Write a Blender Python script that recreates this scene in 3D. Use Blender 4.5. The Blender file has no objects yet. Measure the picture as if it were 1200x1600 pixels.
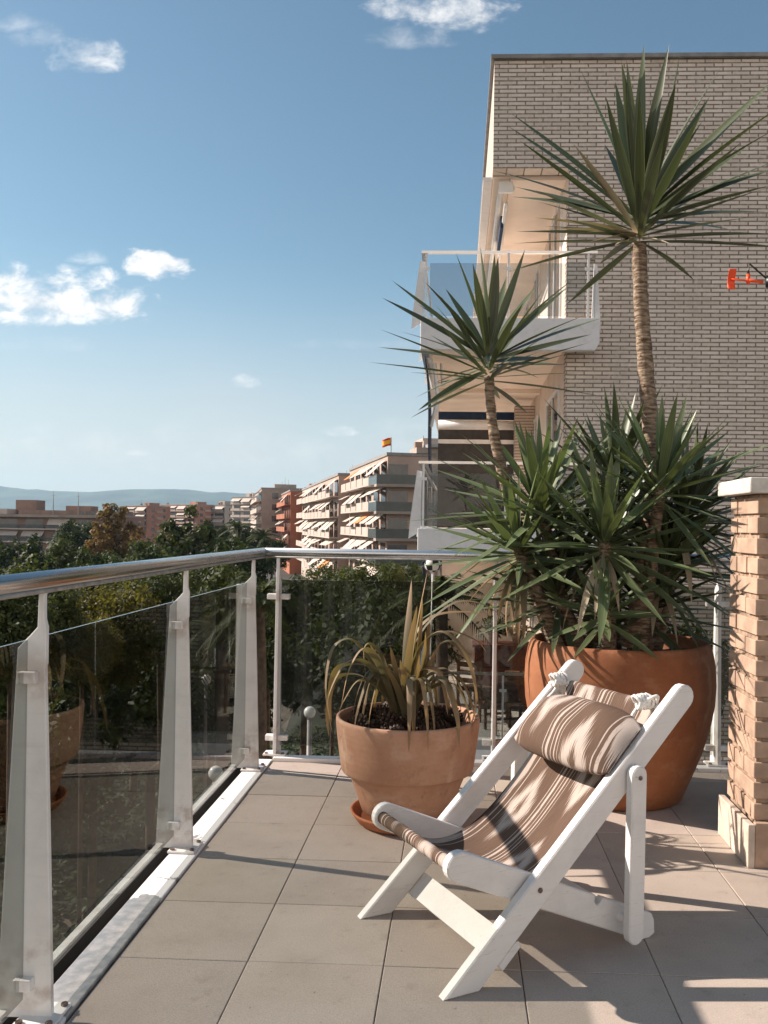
import bpy, bmesh, math, random
from math import sin, cos, pi, radians, atan2, sqrt
from mathutils import Vector, Matrix, noise as mnoise
SC = bpy.context.scene
C = SC.collection
# ------------------------------------------------------------------ camera
F_PX, YAW, PITCH, ROLL, CAM_H = 1388.5, .0413, .0009, .0138, 1.2818
CX, CY = 657.8, 821.9                       # principal point in the 1200x1600 photograph
fw = Vector((-sin(YAW)*cos(PITCH), cos(YAW)*cos(PITCH), sin(PITCH)))
r0 = Vector((cos(YAW), sin(YAW), 0)); u0 = r0.cross(fw)
RT = r0*cos(ROLL) + u0*sin(ROLL); UP = -r0*sin(ROLL) + u0*cos(ROLL)
EYE = Vector((0, 0, CAM_H))
cd = bpy.data.cameras.new('camera'); cam = bpy.data.objects.new('camera', cd); C.objects.link(cam)
cam.matrix_world = Matrix(((RT.x, UP.x, -fw.x, EYE.x), (RT.y, UP.y, -fw.y, EYE.y), (RT.z, UP.z, -fw.z, EYE.z), (0, 0, 0, 1)))
cd.sensor_fit = 'HORIZONTAL'; cd.sensor_width = 36; cd.lens = F_PX/1200*36
cd.shift_x = -(CX-600)/1200; cd.shift_y = (CY-800)/1200
cd.clip_start = .05; cd.clip_end = 30000
SC.camera = cam
# ------------------------------------------------------------------ light
SUN_EL, SUN_AZ = radians(33), atan2(-.97, .243)     # azimuth measured from +Y towards +X
sdir = Vector((sin(SUN_AZ)*cos(SUN_EL), cos(SUN_AZ)*cos(SUN_EL), sin(SUN_EL)))
sl = bpy.data.lights.new('sun', 'SUN'); sl.energy = 5.0; sl.angle = radians(.55); sl.color = (1, .87, .77)
so = bpy.data.objects.new('sun', sl); C.objects.link(so); so.rotation_euler = (-sdir).to_track_quat('-Z', 'Y').to_euler(); so.location = (-20, 5, 20)
SC.view_settings.view_transform = 'Standard'; SC.view_settings.look = 'None'
SC.view_settings.exposure = .88; SC.view_settings.gamma = 1
SC.cycles.diffuse_bounces = 6; SC.cycles.max_bounces = 14; SC.cycles.transparent_max_bounces = 24
W = bpy.data.worlds.new('World'); SC.world = W; W.use_nodes = True

class NT:
    """tiny node helper"""
    def __init__(s, tree): s.t = tree; s.n = tree.nodes; s.l = tree.links
    def new(s, kind, **kw):
        n = s.n.new(kind)
        for k, v in kw.items(): setattr(n, k, v)
        return n
    def put(s, sock, v):
        if hasattr(v, 'is_linked') or hasattr(v, 'links'): s.l.new(v, sock)
        elif v is not None:
            if isinstance(v, (tuple, list)) and len(v) == 3 and sock.type == 'RGBA': v = (*v, 1)
            sock.default_value = v
    def m(s, op, a, b=None, c=None, clamp=False):
        n = s.new('ShaderNodeMath', operation=op, use_clamp=clamp)
        for i, v in enumerate((a, b, c)):
            if v is not None: s.put(n.inputs[i], v)
        return n.outputs[0]
    def ss(s, v, lo, hi, a=0., b=1.):
        n = s.new('ShaderNodeMapRange', interpolation_type='SMOOTHSTEP')
        for i, q in enumerate((v, lo, hi, a, b)): s.put(n.inputs[i], q)
        return n.outputs[0]
    def mix(s, f, a, b, bt='MIX'):
        n = s.new('ShaderNodeMix', data_type='RGBA', blend_type=bt)
        s.put(n.inputs[0], f); s.put(n.inputs[6], a); s.put(n.inputs[7], b)
        return n.outputs[2]
    def noise(s, vec, scale, detail=4, rough=.55, dist=0):
        n = s.new('ShaderNodeTexNoise'); s.put(n.inputs['Vector'], vec)
        n.inputs['Scale'].default_value = scale; n.inputs['Detail'].default_value = detail
        n.inputs['Roughness'].default_value = rough; n.inputs['Distortion'].default_value = dist
        return n.outputs[0]
    def comb(s, x, y, z=0.):
        n = s.new('ShaderNodeCombineXYZ')
        for i, q in enumerate((x, y, z)): s.put(n.inputs[i], q)
        return n.outputs[0]
    def sep(s, v):
        n = s.new('ShaderNodeSeparateXYZ'); s.put(n.inputs[0], v); return n.outputs
    def mapv(s, v, scale=(1, 1, 1), loc=(0, 0, 0)):
        n = s.new('ShaderNodeMapping'); s.put(n.inputs[0], v); n.inputs['Scale'].default_value = scale; n.inputs['Location'].default_value = loc
        return n.outputs[0]
    def bump(s, h, strength=.3, dist=.01):
        n = s.new('ShaderNodeBump'); s.put(n.inputs['Height'], h); n.inputs['Strength'].default_value = strength; n.inputs['Distance'].default_value = dist
        return n.outputs[0]

def pxdir(x, y):
    d = fw + RT*((x-CX)/F_PX) - UP*((y-CY)/F_PX); return d
def un(x, y, ax, v):
    """pixel of the 1200x1600 photograph -> world point on a plane"""
    d = pxdir(x, y); t = (v-EYE[ax])/d[ax]; return EYE + d*t
def at(x, y, Y): return un(x, y, 1, Y)

# sky: Nishita plus a few cumulus clouds laid out by direction
w = NT(W.node_tree); w.n.clear()
sky = w.new('ShaderNodeTexSky', sky_type='NISHITA'); sky.sun_disc = False
sky.sun_elevation = SUN_EL; sky.sun_rotation = SUN_AZ; sky.altitude = 0; sky.air_density = 1.0; sky.dust_density = .6; sky.ozone_density = 1.4
tc = w.new('ShaderNodeTexCoord'); sx, sy, sz = w.sep(tc.outputs['Generated'])
ysafe = w.m('MAXIMUM', sy, .02)
px_, pz_ = w.m('DIVIDE', sx, ysafe), w.m('DIVIDE', sz, ysafe)
pv = w.comb(px_, pz_)
n1 = w.noise(w.mapv(pv, (1, 1.5, 1)), 26, 6, .6, .3)
n2 = w.noise(w.mapv(pv, (1, 2.2, 1), (3, 1, 0)), 9, 5, .6, .4)
tot = None
for (x, y, rx, ry, amt, soft) in [(135, 92, 75, 38, .62, .55), (80, 474, 178, 58, 1.0, .42), (15, 466, 105, 56, 1.0, .42), (150, 480, 90, 40, 1.0, .42), (60, 60, 60, 26, .3, .8), (640, 60, 70, 30, .4, .8), (250, 418, 58, 36, .95, .3), (140, 404, 40, 16, .4, .6),
        (383, 599, 24, 15, .55, .5), (530, 676, 34, 12, .6, .45), (690, 12, 125, 62, .72, .5), (216, 708, 26, 9, .5, .5), (60, 541, 130, 16, .22, .9), (560, 540, 110, 12, .16, .9), (640, 668, 90, 26, .22, .9), (30, 40, 50, 22, .3, .8), (420, 715, 520, 60, .32, 1.2), (90, 690, 260, 40, .28, 1.2)]:
    d = pxdir(x, y); cx, cz = d.x/d.y, d.z/d.y
    dx = w.m('MULTIPLY', w.m('SUBTRACT', px_, cx), F_PX/rx); dz = w.m('MULTIPLY', w.m('SUBTRACT', pz_, cz), F_PX/ry)
    dz = w.m('MULTIPLY', dz, w.m('ADD', 1., w.m('MULTIPLY', w.m('LESS_THAN', dz, 0.), .55)))        # flatter bases
    q = w.m('ADD', w.m('MULTIPLY', dx, dx), w.m('MULTIPLY', dz, dz))
    v = w.m('ADD', w.m('SUBTRACT', 1., q), w.m('ADD', w.m('MULTIPLY', w.m('SUBTRACT', n1, .5), 3.0), w.m('MULTIPLY', w.m('SUBTRACT', n2, .5), 2.0)))
    v = w.m('MULTIPLY', v, w.ss(q, 2.6, 1.2))
    a = w.m('MULTIPLY', w.ss(v, .0, .1+soft*2.6), amt)
    tot = a if tot is None else w.m('MAXIMUM', tot, a)
tot = w.m('MULTIPLY', tot, w.m('GREATER_THAN', sy, .05))
skyb = w.mix(1., sky.outputs[0], (.95, 1.10, 1.04), 'MULTIPLY')
n3 = w.noise(tc.outputs['Generated'], 3.2, 6, .6, .3)
veil = w.m('MULTIPLY', w.ss(sz, .30, .01), w.m('ADD', .42, w.m('MULTIPLY', n3, .6)))
skyc = w.mix(veil, skyb, (7.3, 6.8, 6.8))
cshade = w.mix(w.ss(n1, .3, .7), (7.6, 7.8, 8.1), (12., 11.5, 11.))
col = w.mix(tot, skyc, cshade)
# unseen warm bright cloud added behind the terrace to lift the shaded faces
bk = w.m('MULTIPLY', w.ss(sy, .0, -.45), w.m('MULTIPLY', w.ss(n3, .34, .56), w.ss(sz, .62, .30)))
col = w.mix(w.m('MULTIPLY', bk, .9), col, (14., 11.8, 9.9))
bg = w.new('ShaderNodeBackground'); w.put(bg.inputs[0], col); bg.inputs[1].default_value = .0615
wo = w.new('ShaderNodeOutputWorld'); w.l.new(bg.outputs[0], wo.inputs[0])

# ------------------------------------------------------------------ materials
def mat(name):
    m = bpy.data.materials.new(name); m.use_nodes = True
    t = NT(m.node_tree); b = t.n['Principled BSDF']; t.tc = t.new('ShaderNodeTexCoord'); t.obj = t.tc.outputs['Object']; t.b = b
    t.geo = t.new('ShaderNodeNewGeometry'); t.pos = t.geo.outputs['Position']
    return m, t, b
def simple(name, col, rough=.6, var=.12, scale=8, metal=0, bump=0, bscale=60, spec=.5, coords='pos'):
    m, t, b = mat(name); v = t.pos if coords == 'pos' else t.obj
    n = t.noise(v, scale, 5, .6)
    dk = tuple(c*(1-var*1.6) for c in col); lt = tuple(min(1, c*(1+var)) for c in col)
    t.put(b.inputs['Base Color'], t.mix(t.ss(n, .3, .7), dk, lt))
    b.inputs['Roughness'].default_value = rough; b.inputs['Metallic'].default_value = metal; b.inputs['Specular IOR Level'].default_value = spec
    if bump: t.put(b.inputs['Normal'], t.bump(t.noise(v, bscale, 4), bump, .005))
    return m
M = {}
def mk_tile():
    m, t, b = mat('tile'); g = t.noise(t.pos, 240, 3, .7); l = t.noise(t.pos, 3.2, 5, .6); st = t.noise(t.pos, 11, 6, .65)
    att = t.new('ShaderNodeAttribute', attribute_name='tint')
    c = t.mix(t.ss(g, .25, .75), (.37, .31, .26), (.55, .47, .405))
    c = t.mix(t.m('MULTIPLY', t.ss(l, .35, .75), .5), c, (.33, .275, .23))
    c = t.mix(t.m('MULTIPLY', t.ss(st, .55, .75), .42), c, (.25, .20, .165))
    c = t.mix(t.m('MULTIPLY', t.ss(t.noise(t.pos, 55, 2), .70, .76), .5), c, (.12, .10, .085))
    c = t.mix(1., c, att.outputs[0], 'MULTIPLY')
    t.put(b.inputs['Base Color'], c); t.put(b.inputs['Roughness'], t.ss(l, .2, .8, .5, .75)); b.inputs['Specular IOR Level'].default_value = .35
    t.put(b.inputs['Normal'], t.bump(t.m('ADD', g, t.m('MULTIPLY', st, 1.5)), .12, .002)); return m
M['tile'] = mk_tile()
M['grout'] = simple('grout', (.10, .085, .07), .95, .3, 40)
def mk_paint(name, rust=0., col=(.80, .78, .75), rough=.42, wood=False):
    m, t, b = mat(name); n = t.noise(t.obj, 9, 6, .65); g = t.noise(t.mapv(t.obj, (3, 3, 40) if not wood else (5, 60, 60)), 1.5, 5, .6)
    c = t.mix(t.ss(n, .42, .8), col, tuple(q*.86 for q in col)); c = t.mix(t.m('MULTIPLY', t.ss(g, .55, .75), .22), c, (.55, .5, .45))
    if wood:
        k = t.ss(t.noise(t.mapv(t.obj, (6, 26, 26)), 1.6, 3, .7), .735, .76); c = t.mix(t.m('MULTIPLY', k, .8), c, (.14, .10, .08))
        g2 = t.noise(t.mapv(t.obj, (4, 70, 70)), 2.0, 4, .6); t.put(b.inputs['Normal'], t.bump(g2, .35, .002)); cr = t.ss(t.m('ABSOLUTE', t.m('SUBTRACT', t.noise(t.mapv(t.obj, (2.2, 34, 34), (7, 3, 1)), 1.0, 3, .6), .655)), .004, .001); c = t.mix(t.m('MULTIPLY', cr, .45), c, (.22, .18, .15)); c = t.mix(t.m('MULTIPLY', t.ss(g2, .56, .72), .25), c, (.50, .45, .39))
    if rust:
        z = t.sep(t.obj)[2]
        zone = t.m('MAXIMUM', t.ss(t.m('ABSOLUTE', t.m('SUBTRACT', z, .12)), .16, .02), t.m('MULTIPLY', t.ss(t.m('ABSOLUTE', t.m('SUBTRACT', z, .88)), .1, .01), .8))
        r = t.m('MULTIPLY', zone, t.ss(t.noise(t.obj, 14, 5, .6), .42, .66)); c = t.mix(t.m('MULTIPLY', r, rust), c, (.26, .13, .06))
    t.put(b.inputs['Base Color'], c); b.inputs['Roughness'].default_value = rough; return m
M['paint'] = mk_paint('white_paint', .5); M['wood'] = mk_paint('white_wood', 0, (.72, .69, .66), .5, True); M['plain'] = mk_paint('white_render', 0, (.74, .73, .71), .7)
def mk_strip():
    m, t, b = mat('peeling_paint'); s = t.sep(t.pos); n = t.noise(t.pos, 5.5, 5, .6, .6); n3 = t.noise(t.pos, 30, 4, .6)
    bias = t.m('SUBTRACT', t.m('MULTIPLY', t.ss(t.m('ABSOLUTE', t.m('SUBTRACT', s[1], 2.63)), .48, .24), .30), .0)
    k = t.ss(t.m('ADD', t.m('ADD', n, t.m('MULTIPLY', n3, .10)), t.m('SUBTRACT', bias, .09)), .570, .580)
    metal = t.mix(t.ss(n3, .3, .7), (.30, .31, .31), (.50, .48, .46)); metal = t.mix(t.m('MULTIPLY', t.ss(t.noise(t.pos, 12, 4), .5, .7), .5), metal, (.62, .55, .50))
    t.put(b.inputs['Base Color'], t.mix(k, (.84, .81, .79), metal)); t.put(b.inputs['Roughness'], t.mix(k, (.5,)*3, (.4,)*3))
    t.put(b.inputs['Metallic'], t.m('MULTIPLY', k, .35)); t.put(b.inputs['Normal'], t.bump(t.m('SUBTRACT', 1., k), .8, .003)); return m
M['strip'] = mk_strip()
def mk_steel():
    m, t, b = mat('stainless_steel'); b.inputs['Metallic'].default_value = 1
    n = t.noise(t.mapv(t.pos, (1, 1, 60)), 3, 2); t.put(b.inputs['Base Color'], t.mix(n, (.50, .50, .50), (.66, .65, .63)))
    t.put(b.inputs['Roughness'], t.ss(t.noise(t.pos, 3, 2), .3, .8, .20, .28)); return m
M['steel'] = mk_steel()
M['galv'] = simple('galvanised', (.42, .41, .39), .45, .2, 20, .6)
def mk_glass(name, tint, dirt=.05):
    m, t, b = mat(name); t.n.remove(b)
    tr = t.new('ShaderNodeBsdfTransparent'); tr.inputs[0].default_value = (*tint, 1)
    gl = t.new('ShaderNodeBsdfGlossy'); gl.inputs['Roughness'].default_value = .012; gl.inputs[0].default_value = (.92, .95, .95, 1)
    df = t.new('ShaderNodeBsdfDiffuse'); df.inputs[0].default_value = (.5, .46, .42, 1)
    fr = t.new('ShaderNodeFresnel'); fr.inputs[0].default_value = 1.47
    k = t.m('MULTIPLY', fr.outputs[0], t.m('SUBTRACT', 1., t.geo.outputs['Backfacing']))
    mx = t.new('ShaderNodeMixShader'); t.put(mx.inputs[0], k); t.l.new(tr.outputs[0], mx.inputs[1]); t.l.new(gl.outputs[0], mx.inputs[2])
    dm = t.new('ShaderNodeMixShader'); dn = t.ss(t.noise(t.mapv(t.pos, (1, 1, .4)), 7, 6, .7), .45, .8); dn2 = t.ss(t.noise(t.pos, 90, 2), .70, .74)
    t.put(dm.inputs[0], t.m('ADD', t.m('MULTIPLY', dn, dirt), t.m('MULTIPLY', dn2, dirt*1.2))); t.l.new(mx.outputs[0], dm.inputs[1]); t.l.new(df.outputs[0], dm.inputs[2])
    t.l.new(dm.outputs[0], t.n['Material Output'].inputs[0]); return m
M['glass'] = mk_glass('tinted_glass', (.672, .685, .668), .02); M['glassn'] = mk_glass('grey_glass', (.74, .77, .79), .03)
M['window'] = simple('window_glass', (.035, .04, .045), .08, .3, 1, 0, 0, 1, .8)
M['dark'] = simple('gap_shade', (.015, .014, .013), .9)  # near black stands in for the shade below the railing
def mk_terra(name, a, bcol, pale, ring=40):
    m, t, b = mat(name); n = t.noise(t.obj, 4, 6, .65); n2 = t.noise(t.mapv(t.obj, (3, 3, 6)), 2, 5, .65); fine = t.noise(t.obj, 90, 3)
    c = t.mix(t.ss(n, .3, .72), a, bcol); c = t.mix(t.m('MULTIPLY', t.ss(n2, .48, .74), .45), c, pale); c = t.mix(t.m('MULTIPLY', t.ss(t.noise(t.mapv(t.obj, (1, 1, .35), (3, 1, 2)), 6, 6, .7), .56, .70), .55), c, pale); c = t.mix(t.m('MULTIPLY', t.ss(fine, .3, .8), .15), c, tuple(q*.6 for q in a))
    c = t.mix(t.m('MULTIPLY', t.ss(t.noise(t.obj, 11, 5, .7), .56, .72), .45), c, tuple(q*.55 for q in a))
    t.put(b.inputs['Base Color'], c); b.inputs['Roughness'].default_value = .78; b.inputs['Specular IOR Level'].default_value = .3
    z = t.sep(t.obj)[2]; rg = t.m('SINE', t.m('ADD', t.m('MULTIPLY', z, ring*6.28), t.m('MULTIPLY', n, 6)))
    t.put(b.inputs['Normal'], t.bump(t.m('ADD', t.m('MULTIPLY', rg, .35), fine), .13, .003)); return m
M['terra'] = mk_terra('terracotta_pale', (.40, .205, .125), (.50, .285, .185), (.62, .44, .33)); M['terra2'] = mk_terra('terracotta_orange', (.24, .088, .038), (.34, .135, .06), (.42, .23, .13), 26)
M['terra3'] = mk_terra('terracotta_saucer', (.38, .125, .055), (.46, .165, .075), (.5, .25, .14))
M['soil'] = simple('soil', (.035, .024, .017), .95, .5, 60, 0, .8, 80); M['cone'] = simple('pine_cone', (.06, .034, .02), .7, .5, 50)
def mk_leaf(name, top, edge, trans=.25, rough=.38, var=.35, dry=None):
    m, t, b = mat(name); uv = t.new('ShaderNodeUVMap'); u, v, _ = t.sep(uv.outputs[0])
    att = t.new('ShaderNodeAttribute', attribute_name='tint'); rnd = t.sep(att.outputs[0])[0]
    c = t.mix(rnd, tuple(q*(1-var) for q in top), tuple(min(1, q*(1+var)) for q in top))
    fib = t.noise(t.comb(t.m('MULTIPLY', u, 28.), t.m('ADD', t.m('MULTIPLY', v, 1.2), t.m('MULTIPLY', rnd, 37.)), 0.), 1., 3, .6)
    c = t.mix(t.m('MULTIPLY', t.ss(fib, .35, .75), .4), c, edge)
    k = t.m('ABSOLUTE', t.m('SUBTRACT', u, .5)); c = t.mix(t.m('MULTIPLY', t.ss(k, .43, .5), .65), c, edge)
    c = t.mix(t.m('MULTIPLY', t.ss(v, .14, .0), .6), c, tuple(q*1.2 for q in edge))
    if dry:
        c = t.mix(t.m('MULTIPLY', t.ss(t.m('ADD', v, t.m('MULTIPLY', rnd, .35)), .45, 1.1), dry[1]), c, dry[0])
    c = t.mix(t.m('MULTIPLY', t.ss(v, .965, .99), .8), c, (.10, .06, .035))
    t.put(b.inputs['Base Color'], c); b.inputs['Roughness'].default_value = rough; b.inputs['Specular IOR Level'].default_value = .4
    tl = t.new('ShaderNodeBsdfTranslucent'); t.put(tl.inputs[0], t.mix(1., c, (1.5, 1.6, .7), 'MULTIPLY'))
    mx = t.new('ShaderNodeMixShader'); mx.inputs[0].default_value = trans; t.l.new(b.outputs[0], mx.inputs[1]); t.l.new(tl.outputs[0], mx.inputs[2])
    t.l.new(mx.outputs[0], t.n['Material Output'].inputs[0]); return m
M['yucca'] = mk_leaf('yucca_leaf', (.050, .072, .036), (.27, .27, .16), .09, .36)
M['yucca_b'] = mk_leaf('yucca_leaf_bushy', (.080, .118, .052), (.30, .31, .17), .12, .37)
M['dry'] = mk_leaf('dry_leaf', (.115, .105, .055), (.27, .20, .12), .18, .55, .35, ((.30, .19, .105), .9))
M['dead'] = mk_leaf('dead_leaf', (.46, .38, .26), (.55, .45, .32), .04, .6)
def mk_trunk():
    m, t, b = mat('yucca_bark'); z = t.sep(t.obj)[2]; n = t.noise(t.obj, 30, 5, .65); sc = t.noise(t.mapv(t.obj, (14, 14, 60)), 1.4, 4, .6)
    c = t.mix(t.ss(sc, .35, .68), (.12, .075, .045), (.42, .315, .22)); c = t.mix(t.m('MULTIPLY', t.ss(n, .5, .8), .5), c, (.07, .045, .03))
    t.put(b.inputs['Base Color'], c); b.inputs['Roughness'].default_value = .9
    t.put(b.inputs['Normal'], t.bump(t.m('ADD', sc, t.m('MULTIPLY', n, .5)), .9, .012)); return m
M['bark'] = mk_trunk()
def mk_fabric():
    """brown ikat: cream warp stripes along the length and feathered cream diamonds; UV.x across (0..1), UV.y metres along"""
    m, t, b = mat('ikat_fabric'); uv = t.new('ShaderNodeUVMap'); u, v, _ = t.sep(uv.outputs[0])
    th = t.new('ShaderNodeTexNoise', noise_dimensions='1D'); t.put(th.inputs['W'], t.m('MULTIPLY', u, 150.)); th.inputs['Scale'].default_value = 1; th.inputs['Detail'].default_value = 3
    jag = t.m('MULTIPLY', t.m('SUBTRACT', th.outputs[0], .5), .19); vj = t.m('ADD', v, jag)
    uw = t.m('ADD', u, t.m('MULTIPLY', t.m('SUBTRACT', t.noise(t.comb(t.m('MULTIPLY', u, 3.), t.m('MULTIPLY', v, 2.)), 2., 2), .5), .004))
    r = t.new('ShaderNodeValToRGB'); r.color_ramp.interpolation = 'CONSTANT'; e = r.color_ramp.elements
    st = [0, .055, .070, .108, .114, .400, .410, .432, .456, .486, .494, .520, .534, .556, .562, .868, .876, .902, .922, .950, .956, .985]
    for i, p in enumerate(st):
        el = e[i] if i < 2 else e.new(p); el.position = p; cc = 1. if i % 2 else 0.; el.color = (cc, cc, cc, 1)
    t.put(r.inputs[0], uw)
    fade = t.ss(t.noise(t.comb(t.m('MULTIPLY', u, 60.), t.m('MULTIPLY', v, 16.)), 1., 4, .7), .22, .50)
    cream = t.m('MULTIPLY', r.outputs[0], fade)
    def dia(uc, ur, per, ph, inner):
        vv = t.m('SUBTRACT', t.m('FRACT', t.m('ADD', t.m('DIVIDE', vj, per), ph)), .5)
        d = t.m('ADD', t.m('DIVIDE', t.m('ABSOLUTE', t.m('SUBTRACT', u, uc)), ur), t.m('DIVIDE', t.m('ABSOLUTE', vv), .36))
        k = t.ss(d, 1.08, .9)
        if inner: k = t.m('MULTIPLY', k, t.ss(d, .30, .40))
        return t.m('MULTIPLY', k, t.ss(t.noise(t.comb(t.m('MULTIPLY', u, 130.), t.m('MULTIPLY', v, 7.)), 1., 4, .7), .26, .42))
    for a in ((.25, .125, .40, .1, True), (.715, .135, .40, .6, True), (.97, .08, .44, .1, False), (.03, .06, .44, .5, False)):
        cream = t.m('MAXIMUM', cream, dia(*a))
    br = t.noise(t.comb(t.m('MULTIPLY', u, 300.), t.m('MULTIPLY', v, 14.)), 1., 3, .7); wv = t.noise(t.comb(t.m('MULTIPLY', u, 420.), t.m('MULTIPLY', v, 500.)), 1., 2)
    base = t.mix(t.ss(br, .3, .7), (.095, .059, .041), (.145, .093, .066))
    edge = t.m('MULTIPLY', t.m('ADD', t.ss(u, .045, .03), t.ss(u, .965, .98)), .75); base = t.mix(edge, base, (.05, .035, .03))
    c = t.mix(t.m('MULTIPLY', cream, .9), base, (.52, .44, .385)); c = t.mix(t.m('MULTIPLY', t.ss(wv, .4, .7), .25), c, (.12, .08, .06))
    t.put(b.inputs['Base Color'], c); b.inputs['Roughness'].default_value = .9; b.inputs['Specular IOR Level'].default_value = .15
    t.put(b.inputs['Normal'], t.bump(t.m('ADD', wv, br), .25, .001)); return m
M['fabric'] = mk_fabric(); M['rope'] = simple('white_rope', (.74, .71, .66), .9, .15, 60, 0, .6, 150); M['lining'] = simple('dark_lining', (.03, .025, .022), .9)
def mk_brick(name, c1, c2, mortar, bw, rh, ms, swap=False, bump=.6):
    m, t, b = mat(name); x, y, z = t.sep(t.pos); vec = t.comb(y if swap else x, z, 0.)
    br = t.new('ShaderNodeTexBrick'); t.put(br.inputs['Vector'], vec); br.inputs['Scale'].default_value = 1
    br.inputs['Color1'].default_value = (*c1, 1); br.inputs['Color2'].default_value = (*c2, 1); br.inputs['Mortar'].default_value = (*mortar, 1)
    br.inputs['Brick Width'].default_value = bw; br.inputs['Row Height'].default_value = rh; br.inputs['Mortar Size'].default_value = ms; br.inputs['Mortar Smooth'].default_value = .1; br.inputs['Bias'].default_value = 0
    br.offset = .5
    l = t.m('ADD', t.m('MULTIPLY', t.noise(t.pos, .55, 5, .6), .5), t.m('MULTIPLY', t.noise(t.mapv(t.pos, (2.2, 2.2, .16)), 1.3, 5, .6), .5)); f = t.noise(t.pos, 22, 4, .6)
    c = t.mix(t.m('MULTIPLY', t.ss(l, .42, .66), .34), br.outputs[0], tuple(q*.62 for q in c1)); c = t.mix(t.m('MULTIPLY', t.ss(f, .45, .75), .25), c, tuple(min(1, q*1.25) for q in c2))
    t.put(b.inputs['Base Color'], c); b.inputs['Roughness'].default_value = .85
    t.put(b.inputs['Normal'], t.bump(t.m('ADD', t.m('SUBTRACT', 1., br.outputs[1]), t.m('MULTIPLY', f, .15)), bump, .012)); return m
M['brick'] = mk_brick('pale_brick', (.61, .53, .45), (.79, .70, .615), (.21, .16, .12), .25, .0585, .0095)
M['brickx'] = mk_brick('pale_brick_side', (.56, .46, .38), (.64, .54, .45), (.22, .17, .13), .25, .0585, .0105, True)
M['pbrick'] = simple('tan_brick', (.43, .295, .21), .85, .16, 9, 0, .15, 90); M['mortar'] = simple('mortar', (.34, .24, .17), .95, .3, 30, 0, .6, 60)
M['stone'] = simple('pale_stone', (.60, .56, .50), .75, .14, 10, 0, .3, 40); M['plinth'] = simple('beige_plinth', (.56, .47, .385), .7, .14, 12, 0, .2, 40)
M['cream'] = simple('cream_render', (.76, .64, .54), .85, .06, 2); M['soffit'] = simple('cream_soffit', (.82, .71, .61), .85, .05, 1.5); M['white'] = mk_paint('white_fascia', 0, (.75, .745, .74), .7)
M['coping'] = simple('grey_coping', (.26, .25, .24), .6, .15, 6); M['navy'] = simple('navy_fabric', (.018, .04, .085), .9, .15, 8); M['grey_cloth'] = simple('grey_cloth', (.06, .055, .05), .9)
M['frame'] = simple('white_frame', (.78, .77, .75), .4, .04); M['curtain'] = simple('curtain', (.35, .32, .28), .9, .2, 3)
M['red'] = simple('orange_red_plastic', (.85, .085, .015), .4, .08); M['redwood'] = simple('red_brown_wood', (.14, .035, .02), .5, .3, 18); M['wood_brown'] = simple('brown_wood', (.20, .10, .05), .55, .3, 18)
M['black'] = simple('black_metal', (.02, .02, .02), .4); M['globe'] = simple('white_globe', (.72, .72, .70), .25, .04); M['pale_pot'] = simple('pale_pot', (.52, .45, .38), .7); M['rust'] = simple('bolt_metal', (.20, .15, .12), .5, .4, 60, .7)
M['asphalt'] = simple('asphalt', (.055, .053, .05), .9, .25, 2); M['kerb'] = simple('kerb_stone', (.36, .34, .31), .85, .1, 4); M['ground'] = simple('earth', (.035, .03, .02), .95, .4, .25); M['path'] = simple('sandy_path', (.13, .105, .08), .9, .2, 1.2)
M['hill'] = simple('hill_forest', (.05, .07, .05), .95, .35, .004); M['grass'] = simple('lawn', (.018, .026, .010), .95, .3, .6)
def mk_tree_leaf(name, a, b2, trans=.3):
    m, t, b = mat(name); att = t.new('ShaderNodeAttribute', attribute_name='tint'); rnd = t.sep(att.outputs[0])[0]; oi = t.new('ShaderNodeObjectInfo')
    c = t.mix(rnd, a, b2); c = t.mix(t.m('MULTIPLY', oi.outputs['Random'], .45), c, tuple(q*.55 for q in a))
    t.put(b.inputs['Base Color'], c); b.inputs['Roughness'].default_value = .6; b.inputs['Specular IOR Level'].default_value = .25
    tl = t.new('ShaderNodeBsdfTranslucent'); t.put(tl.inputs[0], t.mix(1., c, (1.5, 1.5, .6), 'MULTIPLY')); mx = t.new('ShaderNodeMixShader'); mx.inputs[0].default_value = trans
    t.l.new(b.outputs[0], mx.inputs[1]); t.l.new(tl.outputs[0], mx.inputs[2]); t.l.new(mx.outputs[0], t.n['Material Output'].inputs[0]); return m
M['t_dark'] = mk_tree_leaf('leaf_dark', (.022, .036, .014), (.055, .075, .028)); M['t_mid'] = mk_tree_leaf('leaf_mid', (.035, .052, .018), (.085, .10, .035)); M['t_yel'] = mk_tree_leaf('leaf_yellow', (.07, .075, .02), (.17, .145, .045), .4); M['t_rust'] = mk_tree_leaf('leaf_rust', (.15, .098, .042), (.27, .17, .075), .35)
M['tbark'] = simple('tree_bark', (.09, .065, .045), .95, .3, 6)
M['b_orange'] = simple('brick_orange', (.40, .19, .12), .85, .1, .3); M['b_pink'] = simple('render_pink', (.43, .32, .26), .85, .08, .2); M['b_white'] = simple('render_white', (.46, .39, .335), .85, .07, .2); M['b_grey'] = simple('brick_greybrown', (.34, .28, .235), .85, .12, .3); M['b_red'] = simple('brick_red', (.36, .13, .07), .85, .12, .3)
M['b_brown'] = simple('brick_brown', (.26, .17, .13), .85, .15, .3); M['awn'] = simple('awning_cream', (.52, .45, .39), .9, .08, .5); M['awn2'] = simple('awning_orange', (.62, .25, .08), .9, .08, .5); M['metal_roof'] = simple('roof_metal', (.3, .3, .3), .5, .1, .5)
M['flag_r'] = simple('flag_red', (.55, .03, .02), .8); M['flag_y'] = simple('flag_yellow', (.8, .42, .02), .8); M['teal'] = simple('teal_glass', (.055, .07, .068), .2, .2, .5)

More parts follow.
